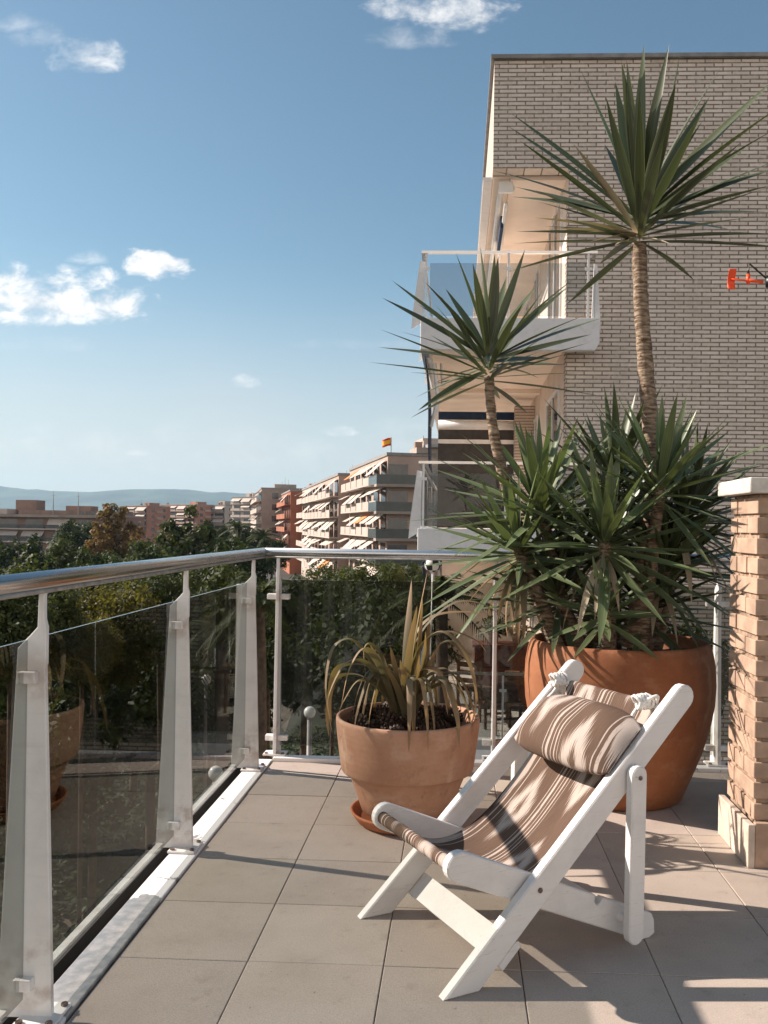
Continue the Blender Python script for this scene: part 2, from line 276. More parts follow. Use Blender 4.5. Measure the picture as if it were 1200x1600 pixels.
# ------------------------------------------------------------------ mesh builder
class MB:
    def __init__(s): s.v = []; s.f = []; s.uv = {}; s.t = {}; s.mi = {}; s.sm = set()
    def add(s, vs, fs, smooth=False, uvs=None, tint=None, mi=0):
        o = len(s.v); s.v += [tuple(p) for p in vs]
        for k, f in enumerate(fs):
            i = len(s.f); s.f.append(tuple(o+q for q in f))
            if smooth: s.sm.add(i)
            if uvs: s.uv[i] = [uvs[q] for q in f]
            if tint is not None: s.t[i] = tint
            if mi: s.mi[i] = mi
        return s
    def box(s, a, b, mi=0, tint=None):
        (x0, y0, z0), (x1, y1, z1) = a, b
        return s.add([(x0, y0, z0), (x1, y0, z0), (x1, y1, z0), (x0, y1, z0), (x0, y0, z1), (x1, y0, z1), (x1, y1, z1), (x0, y1, z1)],
              [(0, 3, 2, 1), (4, 5, 6, 7), (0, 1, 5, 4), (1, 2, 6, 5), (2, 3, 7, 6), (3, 0, 4, 7)], mi=mi, tint=tint)
    def prism(s, poly, axis, a, b, bev=0):
        """poly of 2D points extruded along axis ('x','y','z') from a to b; for 'y' points are (x,z)"""
        def P(p, h): return {'y': (p[0], h, p[1]), 'x': (h, p[0], p[1]), 'z': (p[0], p[1], h)}[axis]
        n = len(poly); vs = []; fs = []
        if bev:
            c = (sum(p[0] for p in poly)/n, sum(p[1] for p in poly)/n); inn = []
            for i in range(n):
                p0, p, p1 = Vector(poly[i-1]), Vector(poly[i]), Vector(poly[(i+1) % n])
                e0 = (p-p0).normalized(); e1 = (p1-p).normalized(); n0 = Vector((-e0.y, e0.x)); n1_ = Vector((-e1.y, e1.x)); d = (n0+n1_)
                d = d/max(.3, (1+n0.dot(n1_))); inn.append((p.x+d.x*bev, p.y+d.y*bev))
            ar = sum(poly[i][0]*poly[(i+1) % n][1]-poly[(i+1) % n][0]*poly[i][1] for i in range(n))
            if ar < 0: inn = [(2*poly[i][0]-q[0], 2*poly[i][1]-q[1]) for i, q in enumerate(inn)]
            sg = 1 if b > a else -1
            rings = [(inn, a), (poly, a+sg*bev), (poly, b-sg*bev), (inn, b)]
        else: rings = [(poly, a), (poly, b)]
        for pl, h in rings: vs += [P(p, h) for p in pl]
        for r in range(len(rings)-1):
            for i in range(n):
                j = (i+1) % n; fs.append((r*n+i, r*n+j, (r+1)*n+j, (r+1)*n+i))
        fs.append(tuple(reversed(range(n)))); fs.append(tuple(range((len(rings)-1)*n, len(rings)*n)))
        return s.add(vs, fs)
    def tube(s, pts, r, seg=10, caps=True, smooth=True, tint=None):
        pts = [Vector(p) for p in pts]; rs = r if isinstance(r, (list, tuple)) else [r]*len(pts); vs = []; fs = []; uvs = []
        t0 = (pts[1]-pts[0]).normalized(); ref = Vector((0, 0, 1)) if abs(t0.z) < .9 else Vector((1, 0, 0)); nx = t0.cross(ref).normalized(); L = 0
        for i, p in enumerate(pts):
            t = (pts[min(i+1, len(pts)-1)]-pts[max(i-1, 0)]).normalized(); nx = (nx-t*nx.dot(t)).normalized(); ny = t.cross(nx)
            if i: L += (p-pts[i-1]).length
            for k in range(seg):
                a = 2*pi*k/seg; vs.append(p+(nx*cos(a)+ny*sin(a))*rs[i]); uvs.append((k/seg, L))
        for i in range(len(pts)-1):
            for k in range(seg): fs.append((i*seg+k, i*seg+(k+1) % seg, (i+1)*seg+(k+1) % seg, (i+1)*seg+k))
        if caps: fs.append(tuple(reversed(range(seg)))); fs.append(tuple(range((len(pts)-1)*seg, len(pts)*seg)))
        return s.add(vs, fs, smooth, uvs, tint)
    def lathe(s, prof, seg=64, c=(0, 0), wob=0, seed=0):
        vs = []; fs = []; n = len(prof)
        for k in range(seg):
            a = 2*pi*k/seg; q = 1+wob*sin(2*a+seed)+wob*.6*sin(3*a+1.3*seed)
            for (r, z) in prof: vs.append((c[0]+r*q*cos(a), c[1]+r*q*sin(a), z))
        for k in range(seg):
            k2 = (k+1) % seg
            for i in range(n-1): fs.append((k*n+i, k2*n+i, k2*n+i+1, k*n+i+1))
        return s.add(vs, fs, True)
    def grid(s, P, nu, nv, uvf=None, smooth=True, closed=False):
        vs = []; uvs = []; fs = []
        for i in range(nu+1):
            for j in range(nv+1): vs.append(P(i/nu, j/nv)); uvs.append(uvf(i/nu, j/nv) if uvf else (i/nu, j/nv))
        for i in range(nu):
            for j in range(nv): a = i*(nv+1)+j; fs.append((a, a+nv+1, a+nv+2, a+1))
        return s.add(vs, fs, smooth, uvs)
    def ball(s, c, r, seg=16, rings=10, sc=(1, 1, 1)):
        return s.grid(lambda u, v: (c[0]+r*sc[0]*sin(pi*v)*cos(2*pi*u), c[1]+r*sc[1]*sin(pi*v)*sin(2*pi*u), c[2]-r*sc[2]*cos(pi*v)), seg, rings)
    def build(s, name, m, parent=None, org=(0, 0, 0), bevel=0, bseg=2, autosmooth=False):
        me = bpy.data.meshes.new(name); o0 = Vector(org)
        me.from_pydata([tuple(Vector(p)-o0) for p in s.v], [], s.f); me.validate()
        for q in (m if isinstance(m, (list, tuple)) else [m]): me.materials.append(q)
        if len(me.polygons) == len(s.f):
            if s.sm: me.polygons.foreach_set('use_smooth', [i in s.sm for i in range(len(s.f))])
            if s.mi: me.polygons.foreach_set('material_index', [s.mi.get(i, 0) for i in range(len(s.f))])
            if s.uv:
                l = me.uv_layers.new(name='UVMap')
                for p in me.polygons:
                    for k, li in enumerate(p.loop_indices):
                        if p.index in s.uv: l.data[li].uv = s.uv[p.index][k][:2]
            if s.t:
                a = me.attributes.new('tint', 'FLOAT_COLOR', 'FACE')
                for i in range(len(s.f)):
                    q = s.t.get(i, 1.); q = (q, q, q, 1) if not isinstance(q, tuple) else q; a.data[i].color = q
        me.update()
        o = bpy.data.objects.new(name, me); C.objects.link(o)
        if parent: o.parent = parent
        else: o.location = org
        if bevel:
            b = o.modifiers.new('bevel', 'BEVEL'); b.width = bevel; b.segments = bseg; b.limit_method = 'ANGLE'; b.angle_limit = radians(40)
        return o
def tag(o, label=None, cat=None, group=None, kind=None):
    if label: o['label'] = label
    if cat: o['category'] = cat
    if group: o['group'] = group
    if kind: o['kind'] = kind
    return o
def thing(name, label, cat, loc=(0, 0, 0), rz=0, group=None):
    o = bpy.data.objects.new(name, None); C.objects.link(o); o.empty_display_size = .1; o.location = loc; o.rotation_euler = (0, 0, rz); return tag(o, label, cat, group)
def struct(name, mb, m, **kw): return tag(mb.build(name, m, **kw), kind='structure')
def copy_tree(o, parent=None):
    c = o.copy(); C.objects.link(c)
    if parent: c.parent = parent
    for ch in list(o.children): copy_tree(ch, c)
    return c
def bez(p, n):
    """Catmull-Rom through points, n samples per span"""
    p = [Vector(q) for q in p]; out = []
    for i in range(len(p)-1):
        a, b, c, d = p[max(i-1, 0)], p[i], p[i+1], p[min(i+2, len(p)-1)]
        for k in range(n):
            t = k/n; out.append(.5*((2*b)+(c-a)*t+(2*a-5*b+4*c-d)*t*t+(-a+3*b-3*c+d)*t**3))
    out.append(p[-1]); return out

# ------------------------------------------------------------------ terrace floor
XL, YB = -.985, 4.775              # left and back edge of the tiles
R = random.Random(5); fl = MB(); gx0, gy0, T = -.5983, 2.5881, .4
for i in range(-1, 9):
    for j in range(-8, 6):
        x0 = max(gx0+i*T, XL) + .0014; x1 = gx0+(i+1)*T-.0014; y0 = gy0+j*T+.0014; y1 = min(gy0+(j+1)*T, YB)-.0014
        if x1-x0 < .02 or y1-y0 < .02: continue
        h = R.uniform(-.0006, .0006); tx = R.uniform(-.0006, .0006); ty = R.uniform(-.0006, .0006); q = R.uniform(.90, 1.06); tint = (q, q*R.uniform(.985, 1.01), q*R.uniform(.97, 1.01), 1); e = .0022
        def z(x, y): return h + tx*(x-x0)/T + ty*(y-y0)/T
        vs = [(x0, y0, -.006), (x1, y0, -.006), (x1, y1, -.006), (x0, y1, -.006), (x0, y0, z(x0, y0)-.0016), (x1, y0, z(x1, y0)-.0016), (x1, y1, z(x1, y1)-.0016), (x0, y1, z(x0, y1)-.0016),
              (x0+e, y0+e, z(x0, y0)), (x1-e, y0+e, z(x1, y0)), (x1-e, y1-e, z(x1, y1)), (x0+e, y1-e, z(x0, y1))]
        fl.add(vs, [(0, 1, 5, 4), (1, 2, 6, 5), (2, 3, 7, 6), (3, 0, 4, 7), (4, 5, 9, 8), (5, 6, 10, 9), (6, 7, 11, 10), (7, 4, 8, 11), (8, 9, 10, 11)], tint=tint)
struct('terrace_floor', fl, M['tile'])
struct('terrace_slab', MB().box((XL, -2, -.25), (6.2, YB, -.0055)), M['grout'])
# metal edging inside the railing and a kerb along the back
ed = MB(); ed.box((-1.095, -1, -.09), (XL-.004, YB+.02, .008)); struct('edge_strip', ed, M['strip'], bevel=.003)
kb = MB(); kb.box((XL, YB+.003, -.25), (6.2, YB+.075, .020)); struct('back_kerb', kb, M['strip'], bevel=.004)
gt = MB(); gt.box((-1.23, -1, -.30), (-1.10, 5.1, -.16)); gt.box((-1.10, YB+.08, -.30), (6, 5.1, -.16)); struct('gap_shade_floor', gt, M['dark'])  # near-black floor put in as the shade of the gap
struct('terrace_front_edge', MB().box((-1.25, -1, -.42), (-1.232, 5.12, -.10)).box((-1.232, 5.102, -.42), (6, 5.12, -.10)), M['dark'])  # slab edge coloured near black as shade inside the gap

# ------------------------------------------------------------------ railing
rail = thing('balcony_railing', 'white balcony railing of tinted glass panels under a long steel handrail', 'railing', (-1.07, 4.85, 0))
ro = rail.location.copy()
def part(mb, name, m, parent, org, **kw): return mb.build(name, m, parent, org, **kw)
def rail_profile(axis):
    pr = []
    for k in range(20):
        a = 2*pi*k/20; pr.append((.031*cos(a), 1.130+.0245*sin(a)))
    return pr
hp = rail_profile(0); n = len(hp)
def sweep(prof, path, cx, cy):
    mb = MB(); vs = []; fs = []; n = len(prof)
    # path: left run along y at x=cx, mitred corner, back run along x at y=cy
    stations = [lambda p: (cx+p[0], -.6, p[1]), lambda p: (cx+p[0], cy-p[0], p[1]), lambda p: (6., cy-p[0], p[1])]
    if path == 'left': stations = stations[:2]
    elif path == 'back': stations = stations[1:]
    for st in stations: vs += [st(p) for p in prof]
    for r in range(len(stations)-1):
        for i in range(n): j = (i+1) % n; fs.append((r*n+j, r*n+i, (r+1)*n+i, (r+1)*n+j))
    fs.append(tuple(range(n))); fs.append(tuple(reversed(range((len(stations)-1)*n, len(stations)*n))))
    return mb.add(vs, fs, True)
for side in ('left', 'back'):
    part(sweep(hp, side, -1.072, 4.872), 'handrail', M['steel'], rail, ro)
    part(sweep([(-.022, 1.099), (.022, 1.099), (.022, 1.109), (-.022, 1.109)], side, -1.072, 4.872), 'rail_flange', M['galv'], rail, ro)
FIN = [(.052, 0), (.036, .50), (.022, .90), (.0245, .905), (.0245, 1.0), (.019, 1.02), (.018, 1.087), (.003, 1.087), (.001, 1.0), (-.012, .985), (-.05, .945), (-.094, 0)]
def post(px, py, back, detail=True):
    """tapered fin plate standing across the railing line; offsets along the outward normal"""
    m = MB(); h = .009
    if not back: m.prism([(px+a, z+.012) for a, z in FIN][::1], 'y', py-h, py+h)
    else: m.prism([(py-a, z+.012) for a, z in FIN], 'x', px-h, px+h)
    p = part(m, 'post', M['paint'], rail, ro, bevel=.0025)
    q = MB(); bp = MB()
    if not back:
        q.box((px-.03, py-.062, .009), (px+.075, py+.062, .018)); bl = [(px+.062, py-.045), (px+.062, py+.045), (px-.015, py-.045)]
    else:
        q.box((px-.062, py-.062, .021), (px+.062, py+.03, .030)); bl = [(px-.045, py-.045), (px+.045, py-.045)]
    b_ = part(q, 'base_plate', M['paint'], p, ro, bevel=.002)
    for (bx, by) in bl:
        zb = .018 if not back else .030
        part(MB().tube([(bx, by, zb-.002), (bx, by, zb+.007)], .009, 6, smooth=False), 'bolt', M['rust'], p, ro)
    for z in (.885, .105):
        cm = MB()
        for sg in (-1, 1):
            if not back: cm.box((px-.038, py+sg*.0095, z-.015), (px+.008, py+sg*.036, z+.015))
            else: cm.box((px+sg*.0095, py-.004, z-.015), (px+sg*.062, py+.038, z+.015))
        part(cm, 'clamp', M['paint'], p, ro, bevel=.003)
    return p
PX = -1.072; ys = [-.20, 1.02, 2.24, 3.445, 4.60]; PYB = 4.872; xs = [-.985, .212, 1.416, 2.62, 3.82, 5.0]
for y in ys: post(PX, y, False)
for x in xs: post(x, PYB, True)
gX = PX-.0235
for a, b in zip(ys[:-1], ys[1:]): part(MB().box((gX-.004, a+.016, .062), (gX+.004, b-.016, .979)), 'glass_panel', M['glass'], rail, ro)
for a, b in zip(xs[:-1], xs[1:]): part(MB().box((a+.016, PYB+.0195, .062), (b-.016, PYB+.0275, .979)), 'glass_panel', M['glass'], rail, ro)
part(MB().box((-1.165, 4.655, .02), (-1.135, 4.675, .965)), 'corner_post', M['paint'], rail, ro, bevel=.002)
part(MB().box((-1.158, -.6, .022), (-1.132, 4.98, .032)), 'bottom_bar', M['paint'], rail, ro, bevel=.002)

# ------------------------------------------------------------------ deck chair (local x: front to back, y: near to far side)
chair = thing('deck_chair', 'white wooden deck chair with brown and cream ikat cloth sling on the tiles', 'deck chair', (.012, 2.422, 0), radians(30))
def bar_poly(p, q, wd, round_a=True, round_b=True, flat_foot=False):
    p, q = Vector(p), Vector(q); d = (q-p).normalized(); nrm = Vector((-d.y, d.x)); h = wd/2; out = []
    def cap(c, ang0, rr):
        k = 8; return [(c.x+rr*cos(ang0+pi*i/k), c.y+rr*sin(ang0+pi*i/k)) for i in range(k+1)]
    a = atan2(d.y, d.x)
    if round_b: out += cap(q-d*h, a-pi/2, h)
    else: out += [tuple(q-nrm*h), tuple(q+nrm*h)]
    if flat_foot:
        c1 = p+nrm*h; c2 = p-nrm*h; out += [tuple(c1-d*(c1.y/d.y)), tuple(c2-d*(c2.y/d.y))]
    elif round_a: out += cap(p+d*h, a+pi/2, h)
    else: out += [tuple(p+nrm*h), tuple(p-nrm*h)]
    return out
WID = .589; th = .034
legP = bar_poly((.02, .0), (.850, .783), .078, flat_foot=True)
for y0, y1 in ((0, th), (WID-th, WID)):
    lg = MB().prism(legP, 'y', y0, y1, .004).build('leg', M['wood'], chair)
    for (bx, bz) in ((.275, .245),):
        yy = y0 if y0 == 0 else y1
        MB().tube([(bx, yy-.003, bz), (bx, yy+.003, bz)], .008, 10, smooth=False).build('bolt', M['rust'], lg)
def seat_poly():
    """seat rail: front nose rounded, cut notches near the back, back end resting on the floor"""
    p, q = Vector((-.005, .352)), Vector((.735, .028)); d = (q-p).normalized(); nr = Vector((-d.y, d.x)); h = .043; out = []
    L = (q-p).length
    a = atan2(d.y, d.x); k = 10
    c = p+d*h; out = [(c.x+h*cos(a+pi/2+pi*i/k), c.y+h*sin(a+pi/2+pi*i/k)) for i in range(k+1)]   # nose, top to bottom
    e = q-nr*h; out += [(e.x-.03*d.x, max(.0, e.y-.03*d.y)), (q.x-.01*d.x, .001), (q.x+.012, .012), (q.x+nr.x*h*.6, q.y+nr.y*h*.6), (q.x+nr.x*h-.02*d.x, q.y+nr.y*h-.02*d.y)]
    for s0 in (.70, .56):
        m = p+d*s0+nr*h
        for i in range(9):
            an = pi*i/8; out.append((m.x+d.x*.016*cos(an)-nr.x*.026*sin(an), m.y+d.y*.016*cos(an)-nr.y*.026*sin(an)))
    return out
seatP = seat_poly()
for y0, y1 in ((.040, .072), (WID-.072, WID-.040)): MB().prism(seatP, 'y', y0, y1, .004).build('seat_rail', M['wood'], chair)
propP = bar_poly((.607, .032), (.612, .570), .058)
for y0, y1 in ((-.034, -.003), (WID+.003, WID+.034)):
    pp = MB().prism(propP, 'y', y0, y1, .004).build('prop_strut', M['wood'], chair)
    yy = y0 if y0 < 0 else y1
    MB().tube([(.612, yy-.003, .535), (.612, yy+.003, .535)], .007, 10, smooth=False).build('bolt', M['rust'], pp)
MB().tube([(.607, -.004, .092), (.607, WID+.004, .092)], .015, 14).build('cross_rod', M['wood'], chair)
ld = Vector((.818, .772)).normalized(); ln = Vector((ld.y, -ld.x))     # along a leg, and below it
cc = Vector((.155, .127))+ln*.0
MB().prism([tuple(Vector((.140, .114))+ld*a+ln*b) for a, b in ((-.042, .040), (.042, .040), (.042, .064), (-.042, .064))], 'y', .0, WID, .003).build('front_slat', M['wood'], chair)
MB().tube([(.022, .045, .335), (.022, WID-.045, .335)], .014, 12).build('front_rod', M['wood'], chair)
MB().tube([(.775, .02, .712), (.775, WID-.02, .712)], .013, 12).build('top_rod', M['wood'], chair)
prof = bez([(.7597, .7215), (.730, .673), (.65, .55), (.53, .415), (.42, .315), (.31, .252), (.20, .242), (.10, .285), (.028, .353)], 8)
# roll the cloth round the front rod
NR = 12; prof = [Vector((.775+.018*cos(radians(a)), .712+.018*sin(radians(a)))) for a in [-150+i*(298/NR) for i in range(NR)]]+prof
prof2 = [(p.x, p.y) for p in prof]
ca = (.022, .335)
for i in range(1, 13): a = radians(80)+2*pi*.75*i/12; prof2.append((ca[0]+.021*cos(a), ca[1]+.021*sin(a)))
lens = [0]
for a, b in zip(prof2[:-1], prof2[1:]): lens.append(lens[-1]+sqrt((a[0]-b[0])**2+(a[1]-b[1])**2))
ya, yb = .078, WID-.078
def slingP(u, v):
    k = v*(len(prof2)-1); i = min(int(k), len(prof2)-2); f = k-i; x = prof2[i][0]*(1-f)+prof2[i+1][0]*f; z = prof2[i][1]*(1-f)+prof2[i+1][1]*f
    sag = 4*u*(1-u); g = sin(pi*max(0, min(1, (lens[i]-lens[NR])/(lens[len(prof)-1]-lens[NR]))))
    z += -.022*sag*g + .004*sin(u*23+v*9)*g*(.4+.6*sin(v*6)); wid = 1+.035*(1-g)
    y = (ya+yb)/2+(u-.5)*(yb-ya)*wid
    return (x, y, z)
def slingUV(u, v):
    k = v*(len(prof2)-1); i = min(int(k), len(prof2)-2); return (1-u, lens[i]+(k-i)*(lens[i+1]-lens[i]))
sl_ = MB().grid(slingP, 40, len(prof2)-1, slingUV).build('sling', M['fabric'], chair)
so_ = sl_.modifiers.new('thick', 'SOLIDIFY'); so_.thickness = .003
# pillow laid on the sling, gathered at both ends and tied to the legs with white rope
pil = thing('head_pillow', 'bolster pillow in brown ikat cloth tied with white rope to the chair', 'pillow', chair.location, radians(30))
pd = Vector((.62, .61)).normalized(); pn = Vector((-pd.y, pd.x)); pc = Vector((.620, .592))+pn*.030
def pillow(u, v):
    a = 2*pi*u; s_ = 2*v-1; e = max(0, 1-abs(s_)**3.5); w_ = .125*(1-.22*abs(s_)**5)*(1-.18*max(0, cos(a))*abs(s_)**3); h_ = .064*max(.05, e**.62)
    w_ *= 1+.03*sin(9*a+7*v)*abs(s_)**2; h_ *= 1+.05*sin(5*a+11*v)
    p = pc+pd*(w_*cos(a))+pn*(h_*sin(a)*(1. if sin(a) > 0 else .75)+.004*sin(7*v)); y = WID/2-.028+(v-.5)*.505
    return (p.x, y, p.y)
MB().grid(pillow, 36, 40, lambda u, v: (1-v*.98-.01, u*.55+.12)).build('cushion', M['fabric'], pil)
Rr = random.Random(3)
def rope_knot(y, side):
    mb = MB(); c = Vector((.725, y, .735)); pts = []
    for i in range(70):
        t = i/69*2*pi*3; pts.append(c+Vector((.019*sin(2*t)+.012*cos(t*.33), .017*cos(3*t)*1., .020*sin(3*t+.6))))
    mb.tube(pts, .0058, 7)
    pe = pc+pd*.02
    mb.tube(bez([(pe.x, WID/2+side*.245, pe.y), (.69, y-side*.01, .69), c], 8), .006, 7); mb.tube(bez([c, c+Vector((.03, side*.03, .02)), c+Vector((.045, side*.012, -.005))], 8), .006, 7)
    # loop round the leg
    l0 = Vector((.745, .685)); lp = []
    for i in range(25):
        a = 2*pi*i/24; ly = (WID-th/2 if side > 0 else th/2)
        q = l0+Vector((-ld.y, ld.x))*(.043*cos(a)); lp.append((q.x+.004*sin(3*a), ly+.023*sin(a), q.y))
    if side > 0: mb.tube(lp, .0058, 7)
    mb.build('rope', M['rope'], pil)
rope_knot(.085, -1); rope_knot(WID-.060, 1)

# ------------------------------------------------------------------ pots
sp = thing('plant_pot', 'round pale terracotta pot with wide rim band on saucer beside the deck chair', 'plant pot', (-.205, 3.87, 0))
MB().lathe([(.0, .05), (.185, .05), (.197, .058), (.215, .11), (.236, .17), (.258, .222), (.263, .228), (.283, .229), (.288, .236), (.298, .31), (.309, .40), (.313, .448), (.311, .459), (.303, .462), (.296, .458), (.292, .44), (.288, .40), (.27, .385)], 72, wob=.004).build('body', M['terra'], sp)
MB().lathe([(0, .004), (.19, .004), (.215, .010), (.243, .048), (.246, .056), (.238, .058), (.226, .045), (.20, .03), (0, .03)], 64).build('saucer', M['terra3'], sp)
MB().grid(lambda u, v: (.288*v*cos(2*pi*u), .288*v*sin(2*pi*u), .392+.01*sin(9*u*6)*v+.012*cos(v*20)), 40, 8).build('soil', M['soil'], sp)
bpot = thing('plant_pot', 'large rounded orange terracotta pot behind the deck chair holding the yuccas', 'plant pot', (.79, 4.36, 0))
MB().lathe([(0, .0), (.285, .0), (.305, .012), (.345, .11), (.388, .22), (.425, .34), (.447, .46), (.452, .55), (.448, .64), (.437, .70), (.426, .735), (.416, .748), (.402, .748), (.396, .735), (.40, .70), (.40, .66)], 80, wob=.004, seed=2).build('body', M['terra2'], bpot)
MB().grid(lambda u, v: (.405*v*cos(2*pi*u), .405*v*sin(2*pi*u), .675+.015*sin(30*u)*v), 40, 8).build('soil', M['soil'], bpot)
# pine cones on the soil of the small pot
def cone_mesh():
    mb = MB(); R = random.Random(1); ga = 2.39996
    mb.ball((0, 0, .03), .026, 10, 8, (1, 1, 1.3))
    for i in range(64):
        t = i/63; z = .006+t*.062; r = .034*sin(pi*min(.96, .28+.66*t))**.8; a = i*ga; d = Vector((cos(a), sin(a), 0)); s_ = Vector((-sin(a), cos(a), 0)); up = Vector((0, 0, 1))
        p0 = d*r*.5+up*z; p1 = d*(r+.004)+up*(z+.004); wd = .0095*(1-.45*t)
        tip = d*(r+.010)+up*(z+.009)
        mb.add([p0-s_*wd*.5, p0+s_*wd*.5, p1+s_*wd, tip, p1-s_*wd, p1-up*.005], [(0, 1, 2, 3, 4), (4, 3, 5), (3, 2, 5), (0, 4, 5), (1, 5, 2)])
    return mb
cone = None; R = random.Random(11)
for i in range(30):
    if i < 14: a = 2*pi*i/14+R.uniform(-.12, .12); rr = R.uniform(.19, .21)
    elif i < 24: a = 2*pi*i/10+R.uniform(-.2, .2); rr = R.uniform(.12, .15)
    else: a = 2*pi*i/6; rr = R.uniform(.06, .09)
    if cone is None: cone = cone_mesh().build('pine_cone', M['cone']); o = cone
    else: o = cone.copy(); C.objects.link(o)
    o.location = (-.205+rr*cos(a), 3.87+rr*sin(a), .412+R.uniform(-.012, .012)); o.rotation_euler = (R.uniform(-1.5, 1.5), R.uniform(-1.5, 1.5), R.uniform(0, 6)); k = R.uniform(.95, 1.35); o.scale = (k, k, k)
    tag(o, 'dark brown pine cone lying on the soil in the pot with the drooping plant', 'pine cone', 'pine cones on the soil of the small pot')

# ------------------------------------------------------------------ leaves
def leaf(mb, base, tip, wd, droop=0., R=random, n=9, fold=.25, upv=None, sidebend=0., blunt=.5, shape='yucca', twist=0.):
    base, tip = Vector(base), Vector(tip); ch = tip-base; L = ch.length
    upv = Vector(upv) if upv is not None else Vector((0, 0, 1)); side = ch.cross(upv)
    if side.length < 1e-4: side = ch.cross(Vector((1, 0, 0)))
    side.normalize(); nor = side.cross(ch).normalized(); ctl = base+ch*.5+nor*droop*L+side*sidebend*L
    vs = []; uvs = []; fs = []; tint = R.random()
    for i in range(n+1):
        t = i/n; p = base*(1-t)**2+ctl*2*t*(1-t)+tip*t*t; tg = ((ctl-base)*(1-t)+(tip-ctl)*t).normalized(); s = tg.cross(nor).normalized()*-1 if False else side
        s2 = (s-tg*s.dot(tg)).normalized(); nn = s2.cross(tg).normalized()
        if twist: ca_, sa_ = cos(twist*t), sin(twist*t); s2, nn = s2*ca_+nn*sa_, nn*ca_-s2*sa_
        if shape == 'yucca': wv = wd*(.42+.58*min(1, t/.38)**.8)*(1 if t < .42 else max(0., 1-((t-.42)/.58)**1.75))
        else: wv = wd*(.75+.25*min(1, t/.3))*(1 if t < .6 else max(0, 1-((t-.6)/.4)**1.8))
        f = fold*(1-.55*t)
        vs += [p-s2*wv*.5+nn*wv*f, p, p+s2*wv*.5+nn*wv*f]; uvs += [(0, t), (.5, t), (1, t)]
    for i in range(n):
        a = i*3; fs += [(a, a+1, a+4, a+3), (a+1, a+2, a+5, a+4)]
    mb.add(vs, fs, True, uvs, tint)
def rosette(mb, c, axis, nl, L, wd, R, amax=118, droop=.1, base_r=.02, amin=6):
    axis = Vector(axis).normalized(); e1 = axis.orthogonal().normalized(); e2 = axis.cross(e1)
    for i in range(nl):
        t = (i+.5)/nl; th_ = radians(amin+amax*t**.85+R.uniform(-7, 7)); ph = i*2.39996+R.uniform(-.25, .25)
        rad = e1*cos(ph)+e2*sin(ph); d = (axis*cos(th_)+rad*sin(th_)).normalized()
        l = L*(.72+.35*min(1, t*2.2))*R.uniform(.82, 1.1); b = Vector(c)-axis*(.10*t)+rad*base_r
        dr = droop*(.4+t)*R.uniform(.3, 1.5); tp = b+d*l-Vector((0, 0, 1))*(dr*l*.9)
        leaf(mb, b, tp, wd*R.uniform(.68, 1.08), dr*.55, R, upv=axis+Vector((0, -.25, .25)), sidebend=R.uniform(-.03, .03), fold=R.uniform(.16, .34))
def trunk(mb, pts, rs, seed=0, seg=14):
    p = bez(pts, 10); nn_ = len(p); rr = []
    for i in range(nn_):
        k = i/(nn_-1)*(len(rs)-1); j = min(int(k), len(rs)-2); f = k-j; rr.append((rs[j]*(1-f)+rs[j+1]*f)*(1+.05*sin(i*2.1+seed)+.03*sin(i*5.3)))
    mb.tube(p, rr, seg)
    Rt = random.Random(seed)            # ragged leaf scars
    for i in range(1, nn_-1):
        for k in range(7):
            a = Rt.uniform(0, 2*pi); d = Vector((cos(a), sin(a), 0)); s = Vector((-sin(a), cos(a), 0)); q = p[i]+Vector((0, 0, Rt.uniform(-.02, .02)))
            w_ = Rt.uniform(.006, .014); mb.add([q+d*rr[i]*.97-s*w_, q+d*rr[i]*.97+s*w_, q+d*(rr[i]+Rt.uniform(.002, .006))+Vector((0, 0, Rt.uniform(.004, .012)))], [(0, 1, 2)])
def solve_tip(base, px, py, L, sgn):
    """tip seen through pixel (px,py) at distance L from base: pick the nearer or farther solution"""
    d = pxdir(px, py); o = EYE-base; dm = (o-d*(o.dot(d)/d.dot(d))).length; L = max(L, dm*1.02); A = d.dot(d); B = 2*o.dot(d); Cc = o.dot(o)-L*L; D = B*B-4*A*Cc
    t = -B/(2*A) if D < 0 else (-B+sgn*sqrt(D))/(2*A)
    return EYE+d*t
R = random.Random(21)
def head(mb, bpx, Y, tips, L, wd, seed, nback=14):
    R = random.Random(seed); base = at(*bpx, Y)
    for (x, y) in tips:
        x, y = bpx[0]+(x-bpx[0])*1.06, bpx[1]+(y-bpx[1])*1.06; sg = R.choice((-1, 1)); l = L*R.uniform(.9, 1.06); tp = solve_tip(base, x, y, l, sg); d = (tp-base).normalized()
        if d.y < -.8: tp = solve_tip(base, x, y, l, 1)
        b = base+Vector((d.x, d.y, 0))*.02+Vector((0, 0, .07*d.z))
        leaf(mb, b, tp, wd*R.uniform(.85, 1.15), R.uniform(.0, .05), R, upv=Vector((R.uniform(-.35, .35), R.uniform(-1.1, -.3), 1)), fold=R.uniform(.14, .26))
    rosette(mb, base, (0, .1, 1), nback, L*.92, wd*.85, R, 62, .02, amin=38)
def z5(l): return [(600+x/2, 60+y/2) for x, y in l]
